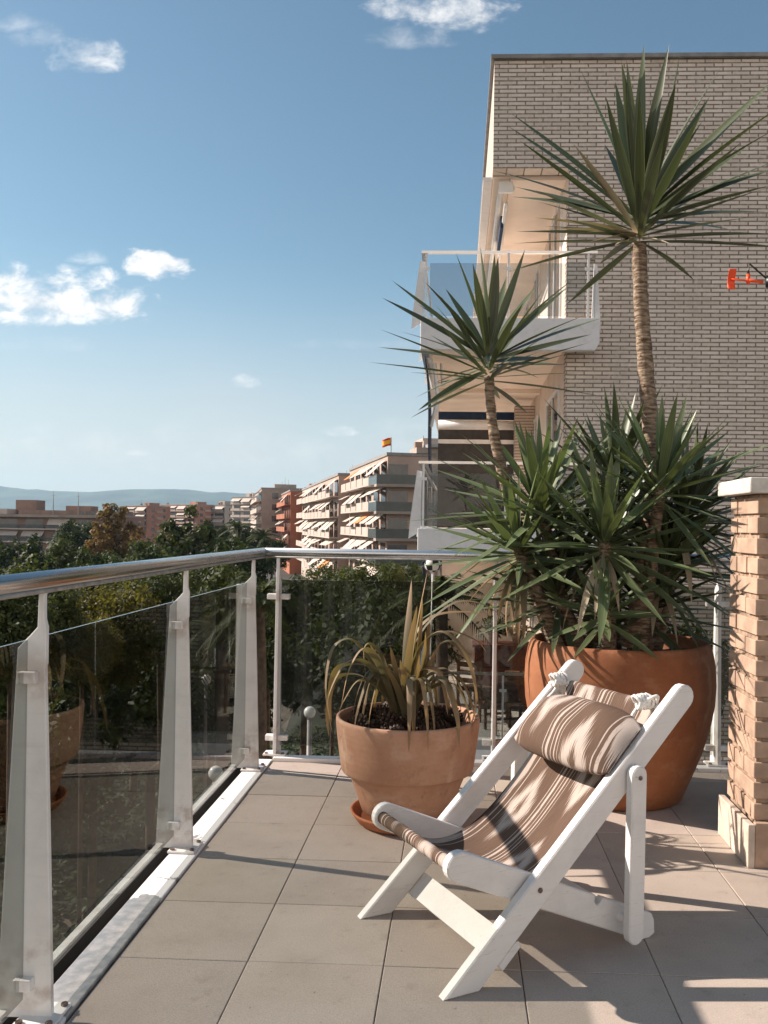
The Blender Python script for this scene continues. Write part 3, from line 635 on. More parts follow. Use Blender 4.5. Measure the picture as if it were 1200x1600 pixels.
# tall yucca
ty = thing('yucca_plant', 'tallest yucca with a long bare trunk and a spiky head against the brick wall', 'yucca', (.86, 4.36, .68)); to = ty.location.copy()
tb = MB(); pts1 = [un(985, 1010, 1, 4.30), at(1003, 940, 4.28), at(1016, 830, 4.30), at(1019, 720, 4.34), at(1011, 600, 4.35), at(1002, 480, 4.35), at(999, 380, 4.35)]
trunk(tb, pts1, [.062, .056, .05, .045, .041, .037, .035, .034], 1); tb.build('trunk', M['bark'], ty, to)
hb = MB(); tips1 = z5([(418, 253), (405, 288), (622, 120), (727, 160), (745, 100), (760, 95), (812, 50), (886, 50), (920, 65), (905, 165), (1050, 100), (1005, 205), (1200, 150), (1225, 225), (1215, 292), (1130, 340), (1235, 380), (1215, 412), (1190, 465), (1175, 545), (1095, 605), (355, 420), (430, 470), (420, 500), (770, 300), (695, 345), (880, 330)])
head(hb, (998, 352), 4.35, tips1, .74, .066, 4, 26); hb.build('crown', M['yucca'], ty, to)
db = MB()
for (x, y) in z5([(592, 330), (468, 560), (525, 595), (630, 605), (640, 637)]): b0 = at(996, 368, 4.33); leaf(db, b0, solve_tip(b0, x, y, .5 if x > 860 else .68, -1), .05, .02, R)
for (x, y) in ((1090, 352), (1050, 382), (960, 384), (925, 375)): b0 = at(996, 372, 4.35); leaf(db, b0, solve_tip(b0, x, y, .35, R.choice((-1, 1))), .04, .03, R)
db.build('dead_leaves', M['dead'], ty, to)
# second, leaning yucca
ly = thing('yucca_plant', 'slender leaning yucca with a spiky head in front of the glass balcony', 'yucca', (.55, 4.42, .68)); lo = ly.location.copy()
tb = MB(); trunk(tb, [(.50, 4.42, .68), at(840, 930, 4.42), at(808, 820, 4.42), at(783, 730, 4.42), at(769, 660, 4.42), at(764, 590, 4.42)], [.040, .036, .031, .028, .025, .023], 5); tb.build('trunk', M['bark'], ly, lo)
tips2 = z5([(40, 770), (12, 822), (138, 775), (60, 920), (0, 968), (230, 690), (200, 795), (302, 670), (280, 720), (345, 690), (355, 700), (435, 678), (380, 760), (470, 785), (600, 750), (560, 790), (675, 878), (630, 930), (620, 870), (555, 1020), (475, 1060), (165, 1075), (118, 1155), (105, 1120), (115, 840), (510, 1000), (330, 880)])
hb = MB(); head(hb, (763, 570), 4.42, tips2, .56, .047, 8, 22); hb.build('crown', M['yucca'], ly, lo)
# bushy lower yuccas: (head pixel, Y, foot offset, leaf length, width, leaves, axis, label)
BUSH = [((945, 838), 4.14, .50, .050, 34, (-.05, -.35, 1), 'bushy yucca rosette at the front of the big pot with broad bright leaves'),
        ((1033, 752), 4.20, .50, .048, 30, (.10, -.15, 1), 'pale green yucca tuft in front of the tall trunk at mid height'),
        ((842, 785), 4.40, .54, .050, 38, (-.18, .0, 1), 'upright dense yucca below the leaning trunk on the left of the pot'),
        ((805, 850), 4.34, .47, .046, 30, (-.45, -.25, 1), 'yucca leaning out over the left rim of the big pot towards the railing'),
        ((1072, 800), 4.47, .50, .050, 40, (.35, .0, 1), 'dark yucca on the right of the pot touching the brick pillar'),
        ((960, 745), 4.62, .52, .050, 34, (.0, .2, 1), 'yucca at the back of the pot rising behind the front rosettes'),
        ((940, 945), 4.02, .26, .036, 20, (-.25, -.45, 1), 'smallest yucca offshoot low over the front rim of the pot'),
        ((1045, 880), 4.40, .42, .046, 28, (.5, -.25, 1), 'low shaded yucca with leaves drooping over the right rim of the pot'),
        ((868, 925), 4.36, .40, .042, 28, (-.3, -.3, 1), 'low dark yucca tuft just inside the left rim of the big pot'),
        ((1012, 940), 4.34, .36, .040, 26, (.2, -.3, 1), 'low yucca tuft around the foot of the thick trunk'),
        ((890, 860), 4.55, .48, .046, 30, (-.2, .3, 1), 'inner yucca half hidden between the left and front rosettes'),
        ((1010, 850), 4.58, .48, .046, 30, (.2, .3, 1), 'inner yucca half hidden behind the thick brown trunk')]
for k, (bp, Y, L, wd, nl, ax, lab) in enumerate(BUSH):
    nl = int(nl*1.5); c = at(*bp, Y); R = random.Random(100+k); f = Vector((.79+(c.x-.79)*.55, 4.36+(Y-4.36)*.55, .68)); yo = thing('yucca_plant', lab, 'yucca', f)
    tb = MB(); trunk(tb, [f, f*.5+c*.5+Vector((0, 0, .02)), c-Vector(ax).normalized()*.03], [.034, .03, .026], k); tb.build('trunk', M['bark'], yo, f)
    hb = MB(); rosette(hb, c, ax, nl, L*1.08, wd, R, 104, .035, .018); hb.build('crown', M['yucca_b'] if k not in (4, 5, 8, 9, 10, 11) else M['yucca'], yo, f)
    if k in (3, 0, 7, 4):
        db = MB()
        for q in range(7 if k == 3 else 4):
            a = R.uniform(0, 2*pi); b0 = c-Vector(ax).normalized()*.1; d = Vector((cos(a)*.5-(.5 if k == 3 else 0), sin(a)*.5-.35, -.8)); leaf(db, b0, b0+d.normalized()*L*R.uniform(.7, 1.), .035, .18, R, twist=R.uniform(-1, 1))
        db.build('dead_leaves', M['dead'] if k != 3 else M['dry'], yo, f)
# ---- drooping dry plant in the small pot
dp = thing('potted_plant', 'withered dracaena with long drooping brown and olive leaves in the small pot', 'plant', (-.205, 3.87, .39)); do = dp.location.copy()
def strip_leaf(mb, pts, wd, R, nper=6, twist=0.):
    p = bez(pts, nper); n_ = len(p)-1; vs = []; uvs = []; fs = []; tint = R.random(); side0 = None
    for i, q in enumerate(p):
        t = i/n_; tg = (p[min(i+1, n_)]-p[max(i-1, 0)]).normalized(); hz = Vector((p[-1].x-p[0].x, p[-1].y-p[0].y, 0))
        s = Vector((-hz.y, hz.x, .001)).normalized() if hz.length > .02 else Vector((1, 0, 0)); s = (s-tg*s.dot(tg)).normalized(); nn = s.cross(tg)
        a = twist*t; s, nn = s*cos(a)+nn*sin(a), nn*cos(a)-s*sin(a)
        wv = wd*(.7+.3*min(1, t/.25))*(1 if t < .5 else max(0, 1-((t-.5)/.5)**1.6)); vs += [q-s*wv*.5+nn*wv*.15, q, q+s*wv*.5+nn*wv*.15]; uvs += [(0, t), (.5, t), (1, t)]
    for i in range(n_): a = i*3; fs += [(a, a+1, a+4, a+3), (a+1, a+2, a+5, a+4)]
    mb.add(vs, fs, True, uvs, tint)
R = random.Random(9); mb = MB(); c0 = Vector((-.205, 3.85, .41))
def pxl(lst, Y0, Y1): return [at(x, y, Y0+(Y1-Y0)*i/(len(lst)-1)) for i, (x, y) in enumerate(lst)]
drape = [([(616, 1118), (590, 1050), (555, 1000), (520, 1010), (508, 1075), (520, 1150)], 3.6), ([(618, 1115), (580, 1040), (540, 1035), (512, 1090), (518, 1130)], 3.5), ([(620, 1118), (600, 1050), (570, 1012), (545, 1045), (532, 1110)], 3.5), ([(622, 1115), (590, 1070), (560, 1062), (538, 1092), (528, 1116)], 3.6),
         ([(628, 1110), (650, 1020), (690, 985), (728, 1020), (745, 1085), (735, 1140)], 3.65), ([(626, 1112), (660, 1040), (700, 1000), (735, 1040), (748, 1100)], 3.8), ([(630, 1115), (670, 1075), (710, 1068), (735, 1120), (738, 1200)], 3.5), ([(626, 1112), (655, 1010), (700, 985), (745, 1000), (760, 1020)], 3.9), ([(625, 1112), (640, 1010), (670, 965), (720, 955), (770, 962)], 3.95),
         ([(625, 1112), (650, 1000), (700, 945), (745, 940), (790, 965)], 3.9), ([(622, 1112), (600, 1030), (580, 1005), (568, 1015), (572, 1060)], 3.75), ([(624, 1110), (645, 1060), (668, 1042), (690, 1058), (700, 1120)], 3.7), ([(620, 1112), (585, 1045), (530, 1040), (515, 1085), (518, 1130)], 3.95), ([(622, 1112), (572, 1058), (525, 1058), (512, 1110), (514, 1152)], 4.05)]
for pl, y1 in drape: strip_leaf(mb, pxl(pl, 3.85, y1), R.uniform(.024, .034), R, twist=R.uniform(-1.2, 1.2))
for (x, y) in ((643, 905), (652, 945), (668, 890), (640, 950), (635, 985), (660, 930), (672, 960), (610, 1010), (600, 1035), (690, 1000), (650, 1000), (680, 1015), (665, 985), (625, 1030), (590, 1020), (605, 1052), (640, 1015), (655, 1020), (672, 1035), (588, 1042), (577, 1005)):
    y1 = R.uniform(3.66, 4.05); tp = at(x, y, y1); strip_leaf(mb, [c0+Vector((R.uniform(-.02, .02), R.uniform(-.02, .02), 0)), (c0*.5+tp*.5)+Vector((R.uniform(-.02, .02), 0, .03)), tp], R.uniform(.032, .044), R, twist=R.uniform(-.8, .8))
for i in range(26):
    a = R.uniform(0, 2*pi); d = Vector((cos(a), sin(a), 0)); l = R.uniform(.16, .31); strip_leaf(mb, [c0, c0+d*l*.35+Vector((0, 0, .2)), c0+d*l*.75+Vector((0, 0, .24)), c0+d*l+Vector((0, 0, .10)), c0+d*l*1.05-Vector((0, 0, .03))], R.uniform(.02, .03), R, twist=R.uniform(-1, 1))
mb.build('foliage', M['dry'], dp, do)
MB().tube([(-.205, 3.85, .38), (-.203, 3.85, .44)], [.02, .016], 8).build('stem', M['bark'], dp, do)

# ------------------------------------------------------------------ brick pillar
PXL, PY0, PY1 = 1.15, 3.465, 3.80
pl = thing('brick_pillar', 'tan brick pillar with white stone cap beside the big pot', 'pillar', (1.4, 3.59, 0)); po = pl.location.copy()
MB().box((PXL+.012, PY0+.012, 0), (1.74, PY1-.012, 1.425)).build('core', M['mortar'], pl, po)
R = random.Random(2); bm_ = MB(); ch_ = .0785; z = .175; row = 0
while z < 1.40:
    zt = z+ch_-.017; off = (row % 2)*.122
    ysl = [PY0-.0]+[y for y in (PY0+.122+off*1.0, PY0+.244+off, PY0+.366+off) if y < PY1-.05]+[PY1]
    for a, b in zip(ysl[:-1], ysl[1:]):
        j = R.uniform(-.0025, .002); bm_.box((PXL+j, a+(.006 if a > PY0 else R.uniform(-.003, .002)), z+R.uniform(-.002, .002)), (PXL+.11+j, b-.006, zt+R.uniform(-.002, .002)))
    xsl = [PXL+.11] + [x for x in (PXL+.245-off*.5, PXL+.49-off*.5) if x > PXL+.13]+[1.76]
    for a, b in zip(xsl[:-1], xsl[1:]):
        j = R.uniform(-.004, .004); bm_.box((a+.005, PY0+j, z), (b-.005, PY0+.10+j, zt)); bm_.box((a+.005, PY1-.1+j, z), (b-.005, PY1+j, zt))
    z += ch_; row += 1
bm_.build('bricks', M['pbrick'], pl, po, bevel=.002, bseg=1)
cp = MB(); cp.box((PXL-.045, PY0-.05, 1.428), (1.80, PY0+.165, 1.488)); cp.box((PXL-.043, PY0+.168, 1.428), (1.80, PY1+.045, 1.487)); cp.build('cap', M['stone'], pl, po, bevel=.006)
pb = MB(); pb.prism([(PY0-.035, 0), (PY1+.02, 0), (PY1+.02, .165), (PY0-.035, .165)], 'x', PXL-.030, PXL-.004); pb.build('plinth_slab', M['plinth'], pl, po, bevel=.003)
MB().box((PXL-.002, PY0-.03, 0), (1.76, PY0-.004, .17)).build('plinth_slab', M['pbrick'], pl, po, bevel=.003)
# white pole with whirligig on the pillar
wp = thing('white_pole', 'white painted pole standing on the stone cap of the brick pillar', 'pole', (1.262, 3.53, 1.49)); wo_ = wp.location.copy()
MB().tube([(1.262, 3.53, 1.488), (1.262, 3.53, 2.155)], .018, 14).build('shaft', M['frame'], wp, wo_); MB().tube([(1.262, 3.53, 1.488), (1.262, 3.53, 1.50)], .03, 16).build('foot', M['frame'], wp, wo_)
hk = MB(); a0 = at(1203, 440, 3.46); a1 = at(1171, 412, 3.46); a2 = at(1169, 426, 3.46)
hk.tube([a0, a0*.5+a1*.5, a1, a1*.3+a2*.7, a2], .0035, 8); hk.tube([(a0.x, a0.y, a0.z-.02), (a0.x, a0.y, a0.z+.02)], .016, 10); hk.tube([a0, (1.262, 3.53, a0.z)], .008, 8); hk.tube([(1.262, 3.53, 2.15), (1.262, 3.53, a0.z+.01)], .008, 8); hk.build('bracket', M['black'], wp, wo_)
wg = thing('whirligig', 'small orange red wind spinner hanging from black bracket near the right edge', 'wind spinner', a2); wgo = Vector(a2)
b0 = at(1143, 436, 3.46); b1 = at(1192, 441, 3.46); mid = at(1169, 439, 3.46)
MB().tube([a2, mid-Vector((0, 0, .008))], .006, 8).build('swivel', M['black'], wg, wgo)
MB().tube([mid+Vector((0, 0, .026)), mid-Vector((0, 0, .012))], .0075, 8).build('body', M['red'], wg, wgo)
MB().tube([b0, b1], .004, 8).build('boom', M['red'], wg, wgo); p0 = at(1170, 438, 3.455); MB().tube([p0, b1], .0065, 8).build('nose', M['red'], wg, wgo)
tv = MB(); q0, q1 = at(1138, 421, 3.46), at(1149, 452, 3.46)
tv.grid(lambda u, v: (q0.x+(q1.x-q0.x)*u, 3.46+.012*sin(v*4-1), q0.z+(q1.z-q0.z)*v), 4, 10); tvo = tv.build('tail_vane', M['red'], wg, wgo); s_ = tvo.modifiers.new('thick', 'SOLIDIFY'); s_.thickness = .003
# black and white garden ornament behind the glass, hung on the rail
g0 = at(676, 882, 4.95)
gs = thing('garden_ornament', 'black and white ball ornament on a stick by the handrail', 'ornament', g0)
gb = MB(); gb.ball(g0, .045, 20, 12)
for f in range(len(gb.f)):
    i, j = divmod(f, 12)
    if (i//3+j//3) % 2: gb.mi[f] = 1
gb.build('ball', [M['frame'], M['black']], gs, g0); MB().tube([g0-Vector((0, 0, .04)), (g0.x-.01, g0.y, .02)], .004, 6).build('stick', M['frame'], gs, g0)

# ------------------------------------------------------------------ neighbouring brick building
nb = thing('apartment_building', 'pale brick apartment building with glass balconies right behind the terrace', 'building', (1.5, 12.6, -9.8)); no = nb.location.copy()
WX, WY, PXX, TOP = 1.495, 12.6, .43, 7.9
def NP(mb, name, m, parent=nb, **kw): return mb.build(name, m, parent, no, **kw)
NP(MB().box((WX+.004, WY, -9.8), (14, WY+.3, TOP-.004)), 'wall', M['brick'])
NP(MB().box((WX, WY+.004, -9.8), (WX+.3, 42, 6.36)), 'side_wall', M['cream'])
te = MB(); R = random.Random(4)
for k in range(130):                                        # toothed brick corner
    z = -1.7+k*.0585
    if z < 6.28: te.box((WX-.012, WY-.004, z+.006), (WX+.003, WY+.12+.06*(k % 2), z+.0535))
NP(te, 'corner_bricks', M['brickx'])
NP(MB().box((PXX, WY-.002, 6.365), (WX+.002, WY+.25, TOP-.004)), 'parapet', M['brick']); NP(MB().box((PXX+.002, WY+.252, 6.365), (PXX+.25, 42, TOP-.006)), 'parapet', M['b_white'])
NP(MB().box((PXX-.05, WY-.06, TOP), (14.1, WY+.32, TOP+.055)).box((PXX-.05, WY+.322, TOP), (PXX+.3, 42, TOP+.055)), 'roof_coping', M['coping'])
NP(MB().box((PXX+.26, WY+.26, 6.30), (WX+.002, 42, 6.36)).box((PXX+.02, WY+.26, 6.34), (PXX+.258, 42, 6.362)), 'soffit', M['soffit'])
NP(MB().box((PXX+.3, WY+.4, 6.4), (14, 42, 6.6)), 'roof_slab', M['coping'])
NP(MB().box((.30, WY+.3, 6.30), (PXX-.004, 42, 6.36)), 'fascia', M['white'])
BX0, BX1, BY0, BY1 = -.55, 1.90, 12.2, 34
for bi, zf in enumerate((4.16, 1.265, -1.63, -4.53)):
    sb = MB(); sb.prism([(BX0, zf), (BX1, zf), (BX1, zf-.33), (BX1-.06, zf-.44), (BX0, zf-.44)], 'y', BY0, BY0+.12); sb.box((BX0, BY0+.122, zf-.44), (BX0+.12, BY1, zf)); s_ = NP(sb, 'balcony_fascia', M['white'], bevel=.01)
    sf = MB(); sf.box((BX0+.122, BY0+.124, zf-.30), (WX-.002, BY1, zf-.002)); sf.box((WX, BY0+.122, zf-.34), (BX1-.005, WY-.004, zf-.003)); NP(sf, 'balcony_slab', M['soffit']); NP(MB().box((BX0+.125, 16.5, zf-.38), (WX-.002, 16.75, zf-.302)), 'beam', M['soffit'])
    rz = zf+.89; rl = NP(MB().box((BX0, BY0+.02, rz), (BX1-.04, BY0+.07, rz+.035)).box((BX0, BY0+.072, rz), (BX0+.05, BY1, rz+.035)).box((BX1-.09, BY0+.072, rz), (BX1-.04, WY-.01, rz+.035)), 'balcony_railing', M['steel'])
    for gx0_, gx1_ in ((BX0+.12, .63), (.67, BX1-.2)): NP(MB().box((gx0_, BY0+.04, zf+.03), (gx1_, BY0+.052, zf+.76)), 'glass_panel', M['glassn'], rl)
    for gy in range(4): NP(MB().box((BX0+.03, BY0+.2+gy*2.4, zf+.03), (BX0+.042, BY0+2.5+gy*2.4, zf+.76)), 'glass_panel', M['glassn'], rl)
    NP(MB().box((BX1-.06, BY0+.14, zf-.1), (BX1-.05, WY-.05, zf+.7)), 'glass_panel', M['glassn'], rl)
    for pxx in (BX0+.07, .65, BX1-.16): NP(MB().box((pxx-.014, BY0+.03, zf+(-.1 if pxx > 1 else 0)), (pxx+.014, BY0+.05, rz)).box((pxx-.05, BY0+.026, zf+.66), (pxx+.05, BY0+.039, zf+.70)), 'post', M['frame'], rl)
    NP(MB().prism([(BX1-.09, zf-.06), (BX1+.04, zf-.12), (BX1+.04, zf-.05), (BX1-.015, zf+.78), (BX1-.06, zf+.80)], 'y', BY0+.20, BY0+.225), 'fin', M['white'], rl)
    for fy in range(5): NP(MB().prism([(BX0-.13, zf-.15), (BX0+.03, zf-.05), (BX0+.05, zf+.78), (BX0-.02, zf+.80), (BX0-.11, zf+.1)], 'y', BY0+.06+fy*2.4, BY0+.085+fy*2.4), 'fin', M['white'], rl)
    # openings in the cream wall, seen obliquely
    for yy, wd_, hh, z0 in ((13.35, 1.7, 2.15, 0), (16.9, 1.0, 1.25, .9), (19.2, 1.8, 2.15, 0), (23, 1.8, 2.15, 0)):
        wn = NP(MB().box((WX-.03, yy-.07, zf+z0), (WX+.0, yy, zf+z0+hh)).box((WX-.03, yy+wd_, zf+z0), (WX, yy+wd_+.07, zf+z0+hh)).box((WX-.03, yy+.002, zf+z0+hh-.07), (WX, yy+wd_-.002, zf+z0+hh)).box((WX-.03, yy+wd_*.5-.04, zf+z0), (WX, yy+wd_*.5+.04, zf+z0+hh-.072)), 'window', M['frame'])
        NP(MB().box((WX-.012, yy+.002, zf+z0), (WX-.003, yy+wd_*.5-.042, zf+z0+hh-.072)).box((WX-.012, yy+wd_*.5+.042, zf+z0), (WX-.003, yy+wd_-.002, zf+z0+hh-.072)), 'pane', M['window'], wn)
# awnings under parapet and balcony
aw = NP(MB().tube([(PXX+.13, WY+.35, 6.20), (PXX+.13, 19, 6.20)], .045, 10).tube([(PXX+.26, WY+.33, 6.22), (PXX+.26, WY+.38, 6.22)], .07, 12).box((PXX+.10, WY+.30, 6.14), (PXX+.30, WY+.345, 6.30)), 'awning', M['frame'])
NP(MB().tube([(PXX+.22, WY+.6, 6.08), (PXX+.24, 17.5, 5.92)], .03, 8), 'arm', M['frame'], aw); NP(MB().box((PXX+.17, 13.9, 5.96), (PXX+.22, 15.2, 6.15)), 'fabric', M['navy'], aw)
for zt in (3.70, .80):
    aw = NP(MB().tube([(-.43, BY0+.35, zt-.07), (-.43, 15, zt-.07)], .05, 10).tube([(-.36, BY0+.38, zt-.1), (-.30, BY0+.40, zt-.62), (-.40, BY0+.36, zt-1.0)], .028, 8).tube([(-.27, BY0+.5, zt-.08), (-.24, BY0+.5, zt-.4)], .02, 8), 'awning', M['frame'])
    dr_ = MB().grid(lambda u, v: (-.50+.10*v+.02*sin(v*5), BY0+.30+u*1.3, zt-.02-1.55*v), 4, 12); q = dr_.build('fabric', M['navy'], aw, no); s_ = q.modifiers.new('thick', 'SOLIDIFY'); s_.thickness = .012
# roller screen across the lower loggia
sc_ = NP(MB().tube([(-.42, 18, 3.36), (1.18, 18, 3.36)], .09, 12).box((-.42, 17.96, 2.98), (1.18, 18.04, 3.05)), 'roller_screen', M['frame'])
NP(MB().box((-.42, 17.99, 3.46), (1.18, 18.01, 3.62)), 'valance', M['navy'], sc_); NP(MB().box((-.42, 17.99, 3.06), (1.18, 18.01, 3.26)), 'fabric', M['grey_cloth'], sc_); NP(MB().box((-.42, 18.0, 1.27), (1.18, 18.02, 2.975)), 'fabric', M['grey_cloth'], sc_)
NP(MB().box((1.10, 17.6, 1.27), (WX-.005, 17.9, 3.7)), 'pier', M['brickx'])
# dark room ends of the other loggias
for zf in (-1.63, -4.53): NP(MB().box((BX0+.2, 20.5, zf+.01), (WX-.004, 20.6, zf+2.58)), 'end_wall', M['cream'])
# furniture on the neighbour's terrace
zt = -1.627
cab = thing('sideboard', 'dark red wooden sideboard with pots on the neighbour terrace below', 'sideboard', (.66, 14.6, zt)); co = cab.location.copy()
def CP(mb, name, m, p=cab, **kw): return mb.build(name, m, p, co, **kw)
CP(MB().box((.30, 14.35, zt+.06), (1.25, 14.8, zt+.98)), 'body', M['redwood'], bevel=.01); CP(MB().box((.26, 14.3, zt+.982), (1.29, 14.84, zt+1.03)), 'top', M['redwood'], bevel=.01)
for k in range(3): dr_ = CP(MB().box((.33, 14.335, zt+.14+k*.28), (1.22, 14.348, zt+.38+k*.28)), 'drawer', M['redwood'], bevel=.006); CP(MB().tube([(.74, 14.30, zt+.26+k*.28), (.82, 14.30, zt+.26+k*.28)], .012, 8), 'handle', M['black'], dr_)
for k, (x, r, lab) in enumerate(((.60, .11, 'pale flower pot with small leafy plant on the red sideboard'), (.98, .08, 'small pale pot with white flowers at the end of the red sideboard'))):
    o = thing('flower_pot', lab, 'flower pot', (x, 14.55, zt+1.03)); oo = o.location.copy(); zz = zt+1.032
    MB().lathe([(0, zz), (r*.7, zz), (r, zz+r*1.9), (r*1.05, zz+r*1.95), (r*.92, zz+r*1.9), (0, zz+r*1.7)], 24, (x, 14.55)).build('pot', M['pale_pot'], o, oo)
    lf = MB(); Rq = random.Random(k)
    for i in range(150): p = Vector((x, 14.55, zz+r*2.3))+Vector((Rq.gauss(0, .09), Rq.gauss(0, .09), Rq.gauss(.03, .06))); d = Vector((Rq.gauss(0, 1), Rq.gauss(0, 1), Rq.gauss(0, 1))).normalized()*.05; e = d.orthogonal()*.4; lf.add([p-d, p+e, p+d, p-e], [(0, 1, 2, 3)], tint=Rq.random())
    lf.build('foliage', M['t_mid'] if k == 0 else M['dead'], o, oo)
def wood_chair(x, y, rz, lab):
    o = thing('wooden_chair', lab, 'chair', (x, y, zt), rz, 'wooden chairs on the neighbour terrace')
    MB().box((-.22, -.22, .44), (.22, .22, .475)).build('seat', M['wood_brown'], o, bevel=.01)
    for sx_ in (-1, 1):
        for sy_ in (-1, 1): MB().box((sx_*.19-.018, sy_*.19-.018, 0), (sx_*.19+.018, sy_*.19+.018, .438 if sy_ < 0 else .90)).build('leg', M['wood_brown'], o)
    bk = MB()
    for k in range(3): bk.box((-.17, .175, .56+k*.12), (.17, .195, .63+k*.12))
    bk.build('backrest', M['wood_brown'], o); MB().box((-.17, -.195, .2), (.17, -.18, .235)).box((-.17, .18, .2), (.17, .195, .235)).build('stretcher', M['wood_brown'], o); return o
wood_chair(.68, 12.75, radians(200), 'brown wooden chair nearest to the balcony glass of the neighbour terrace'); wood_chair(.30, 13.6, radians(150), 'brown wooden chair behind the first one beside the red sideboard')
bt = thing('side_table', 'low dark table with dishes on the neighbour terrace', 'table', (1.02, 13.3, zt)); bo = bt.location.copy()
MB().box((.75, 13.0, zt+.70), (1.4, 13.6, zt+.735)).build('tabletop', M['wood_brown'], bt, bo, bevel=.006)
for x in (.79, 1.36):
    for y in (13.04, 13.56): MB().box((x-.02, y-.02, zt), (x+.02, y+.02, zt+.70)).build('leg', M['wood_brown'], bt, bo)

# ------------------------------------------------------------------ ground far below, roads, lawn
GZ = -9.8
gnd = MB(); gnd.grid(lambda u, v: (-9000+18000*u, -300+15300*v, GZ), 2, 2, smooth=False); struct('ground', gnd, M['ground'])
gc_ = MB(); R = random.Random(8)
for i in range(42000):
    p = Vector((R.uniform(-26, -1.6), 5+R.random()**1.6*42, GZ+R.uniform(.05, .5)+.5*max(0, mnoise.noise(Vector((i*.013, i*.007, 1)))))); d = Vector((R.gauss(0, 1), R.gauss(0, 1), R.gauss(0, .6))).normalized()*R.uniform(.10, .2); e = d.cross(Vector((0, 0, 1)))*.6+Vector((0, 0, .03)); gc_.add([p-d, p+e, p+d, p-e], [(0, 1, 2, 3)], tint=R.random())
GC_ = gc_
struct('bounce_paving', MB().box((-2, 5.2, GZ), (40, 12.55, GZ+.05)), M['kerb'])  # pale paving added to bounce sunlight up onto the brick wall
struct('lawn', MB().box((-40, 9, GZ+.0), (-2.2, 62, GZ+.03)), M['grass'])
rd = MB(); rd.add([(-46, 60, GZ+.035), (-9, 62, GZ+.035), (-70, 330, GZ+.035), (-110, 330, GZ+.035)], [(0, 1, 2, 3)]); rd.add([(-200, 62, GZ+.039), (-200, 71, GZ+.039), (20, 73, GZ+.039), (20, 64, GZ+.039)], [(3, 2, 1, 0)]); struct('road', rd, M['asphalt'])
pt = MB(); pt.add([(-6.2, 8, GZ+.04), (-4.6, 8, GZ+.04), (-10.5, 60, GZ+.04), (-12.5, 60, GZ+.04)], [(0, 1, 2, 3)]); pt.add([(-40, 23, GZ+.044), (-40, 21.6, GZ+.044), (2, 24, GZ+.044), (2, 25.4, GZ+.044)], [(0, 1, 2, 3)]); struct('path', pt, M['path'])
struct('kerb', MB().box((-40, 20.9, GZ), (-6.9, 21.1, GZ+.14)).box((-22, 14.0, GZ), (-6.5, 14.2, GZ+.14)), M['kerb'])
# hills: one ridge sheet far off
def hill(u, v):
    x = -9000+18000*u; ridge = 285+34*sin(x*.0011+.6)+22*sin(x*.0031+2)+10*mnoise.noise(Vector((x*.002, 1.3, 0)))+9*mnoise.noise(Vector((x*.007, 4.3, 0)))
    t = v; return (x, 5600+2200*t+120*mnoise.noise(Vector((x*.003, t*5, 2))), GZ+ridge*sin(min(1, t*1.6)*pi/2)**.8*(1 if t < .63 else 1-(t-.63)*.8)+14*mnoise.noise(Vector((x*.006, t*9, 7)))*min(1, t*4))
struct('hills', MB().grid(hill, 240, 16), M['hill'])
# haze
hz = MB(); hz.box((-9500, -400, GZ-1), (9500, 8300, 420)); hzm = bpy.data.materials.new('haze'); hzm.use_nodes = True; ht = NT(hzm.node_tree); ht.n.clear()
hv = ht.new('ShaderNodeVolumePrincipled'); hv.inputs['Color'].default_value = (.50, .78, 1., 1); hv.inputs['Density'].default_value = .00008; hv.inputs['Anisotropy'].default_value = .2
ho = ht.new('ShaderNodeOutputMaterial'); ht.l.new(hv.outputs[0], ho.inputs['Volume']); tag(hz.build('haze', hzm), kind='stuff')

# ------------------------------------------------------------------ trees
def crown_mesh(seed, rx, rz, nclump, per, ls, shape='round'):
    R = random.Random(seed); mb = MB(); cl = []
    for i in range(nclump):
        while True:
            p = Vector((R.uniform(-1, 1), R.uniform(-1, 1), R.uniform(-1, 1)))
            if .25 < p.length < 1: break
        p = p*(.55+.45*p.length)
        if shape == 'cone': k = (1-p.z)/2*.55+.45; p.x *= k; p.y *= k
        cl.append((Vector((p.x*rx, p.y*rx, p.z*rz)), R.uniform(.16, .34)*rx*(1. if shape != 'cone' else .8)))
    for c, r in cl:
        base = R.uniform(.1, .9)
        for j in range(per):
            d = Vector((R.gauss(0, 1), R.gauss(0, 1), R.gauss(0, .8))); d = d/max(d.length, .01)*r*R.uniform(.45, 1.05); q = c+d
            n_ = (d.normalized()+Vector((R.gauss(0, .5), R.gauss(0, .5), R.gauss(.3, .5)))).normalized(); a = n_.orthogonal().normalized(); b = n_.cross(a); an = R.uniform(0, 6.28); s = ls*R.uniform(.6, 1.4)
            e1 = (a*cos(an)+b*sin(an))*s; e2 = (b*cos(an)-a*sin(an))*s*.55
            mb.add([q-e1, q-e2*.9+e1*.1, q+e1, q+e2], [(0, 1, 2, 3)], tint=min(1, max(0, base*.6+R.uniform(0, .5))))
    return mb, cl
def tree_proto(seed, name, h, rx, rz, ncl, per, ls, m, shape='round'):
    mb, cl = crown_mesh(seed, rx, rz, ncl, per, ls, shape); mb.v = [(x, y, z+h-rz) for x, y, z in mb.v]
    return dict(name=name, mb=mb, m=m, me=None, cl=[c for c, r in cl[:14]], h=h, rx=rx, rz=rz)
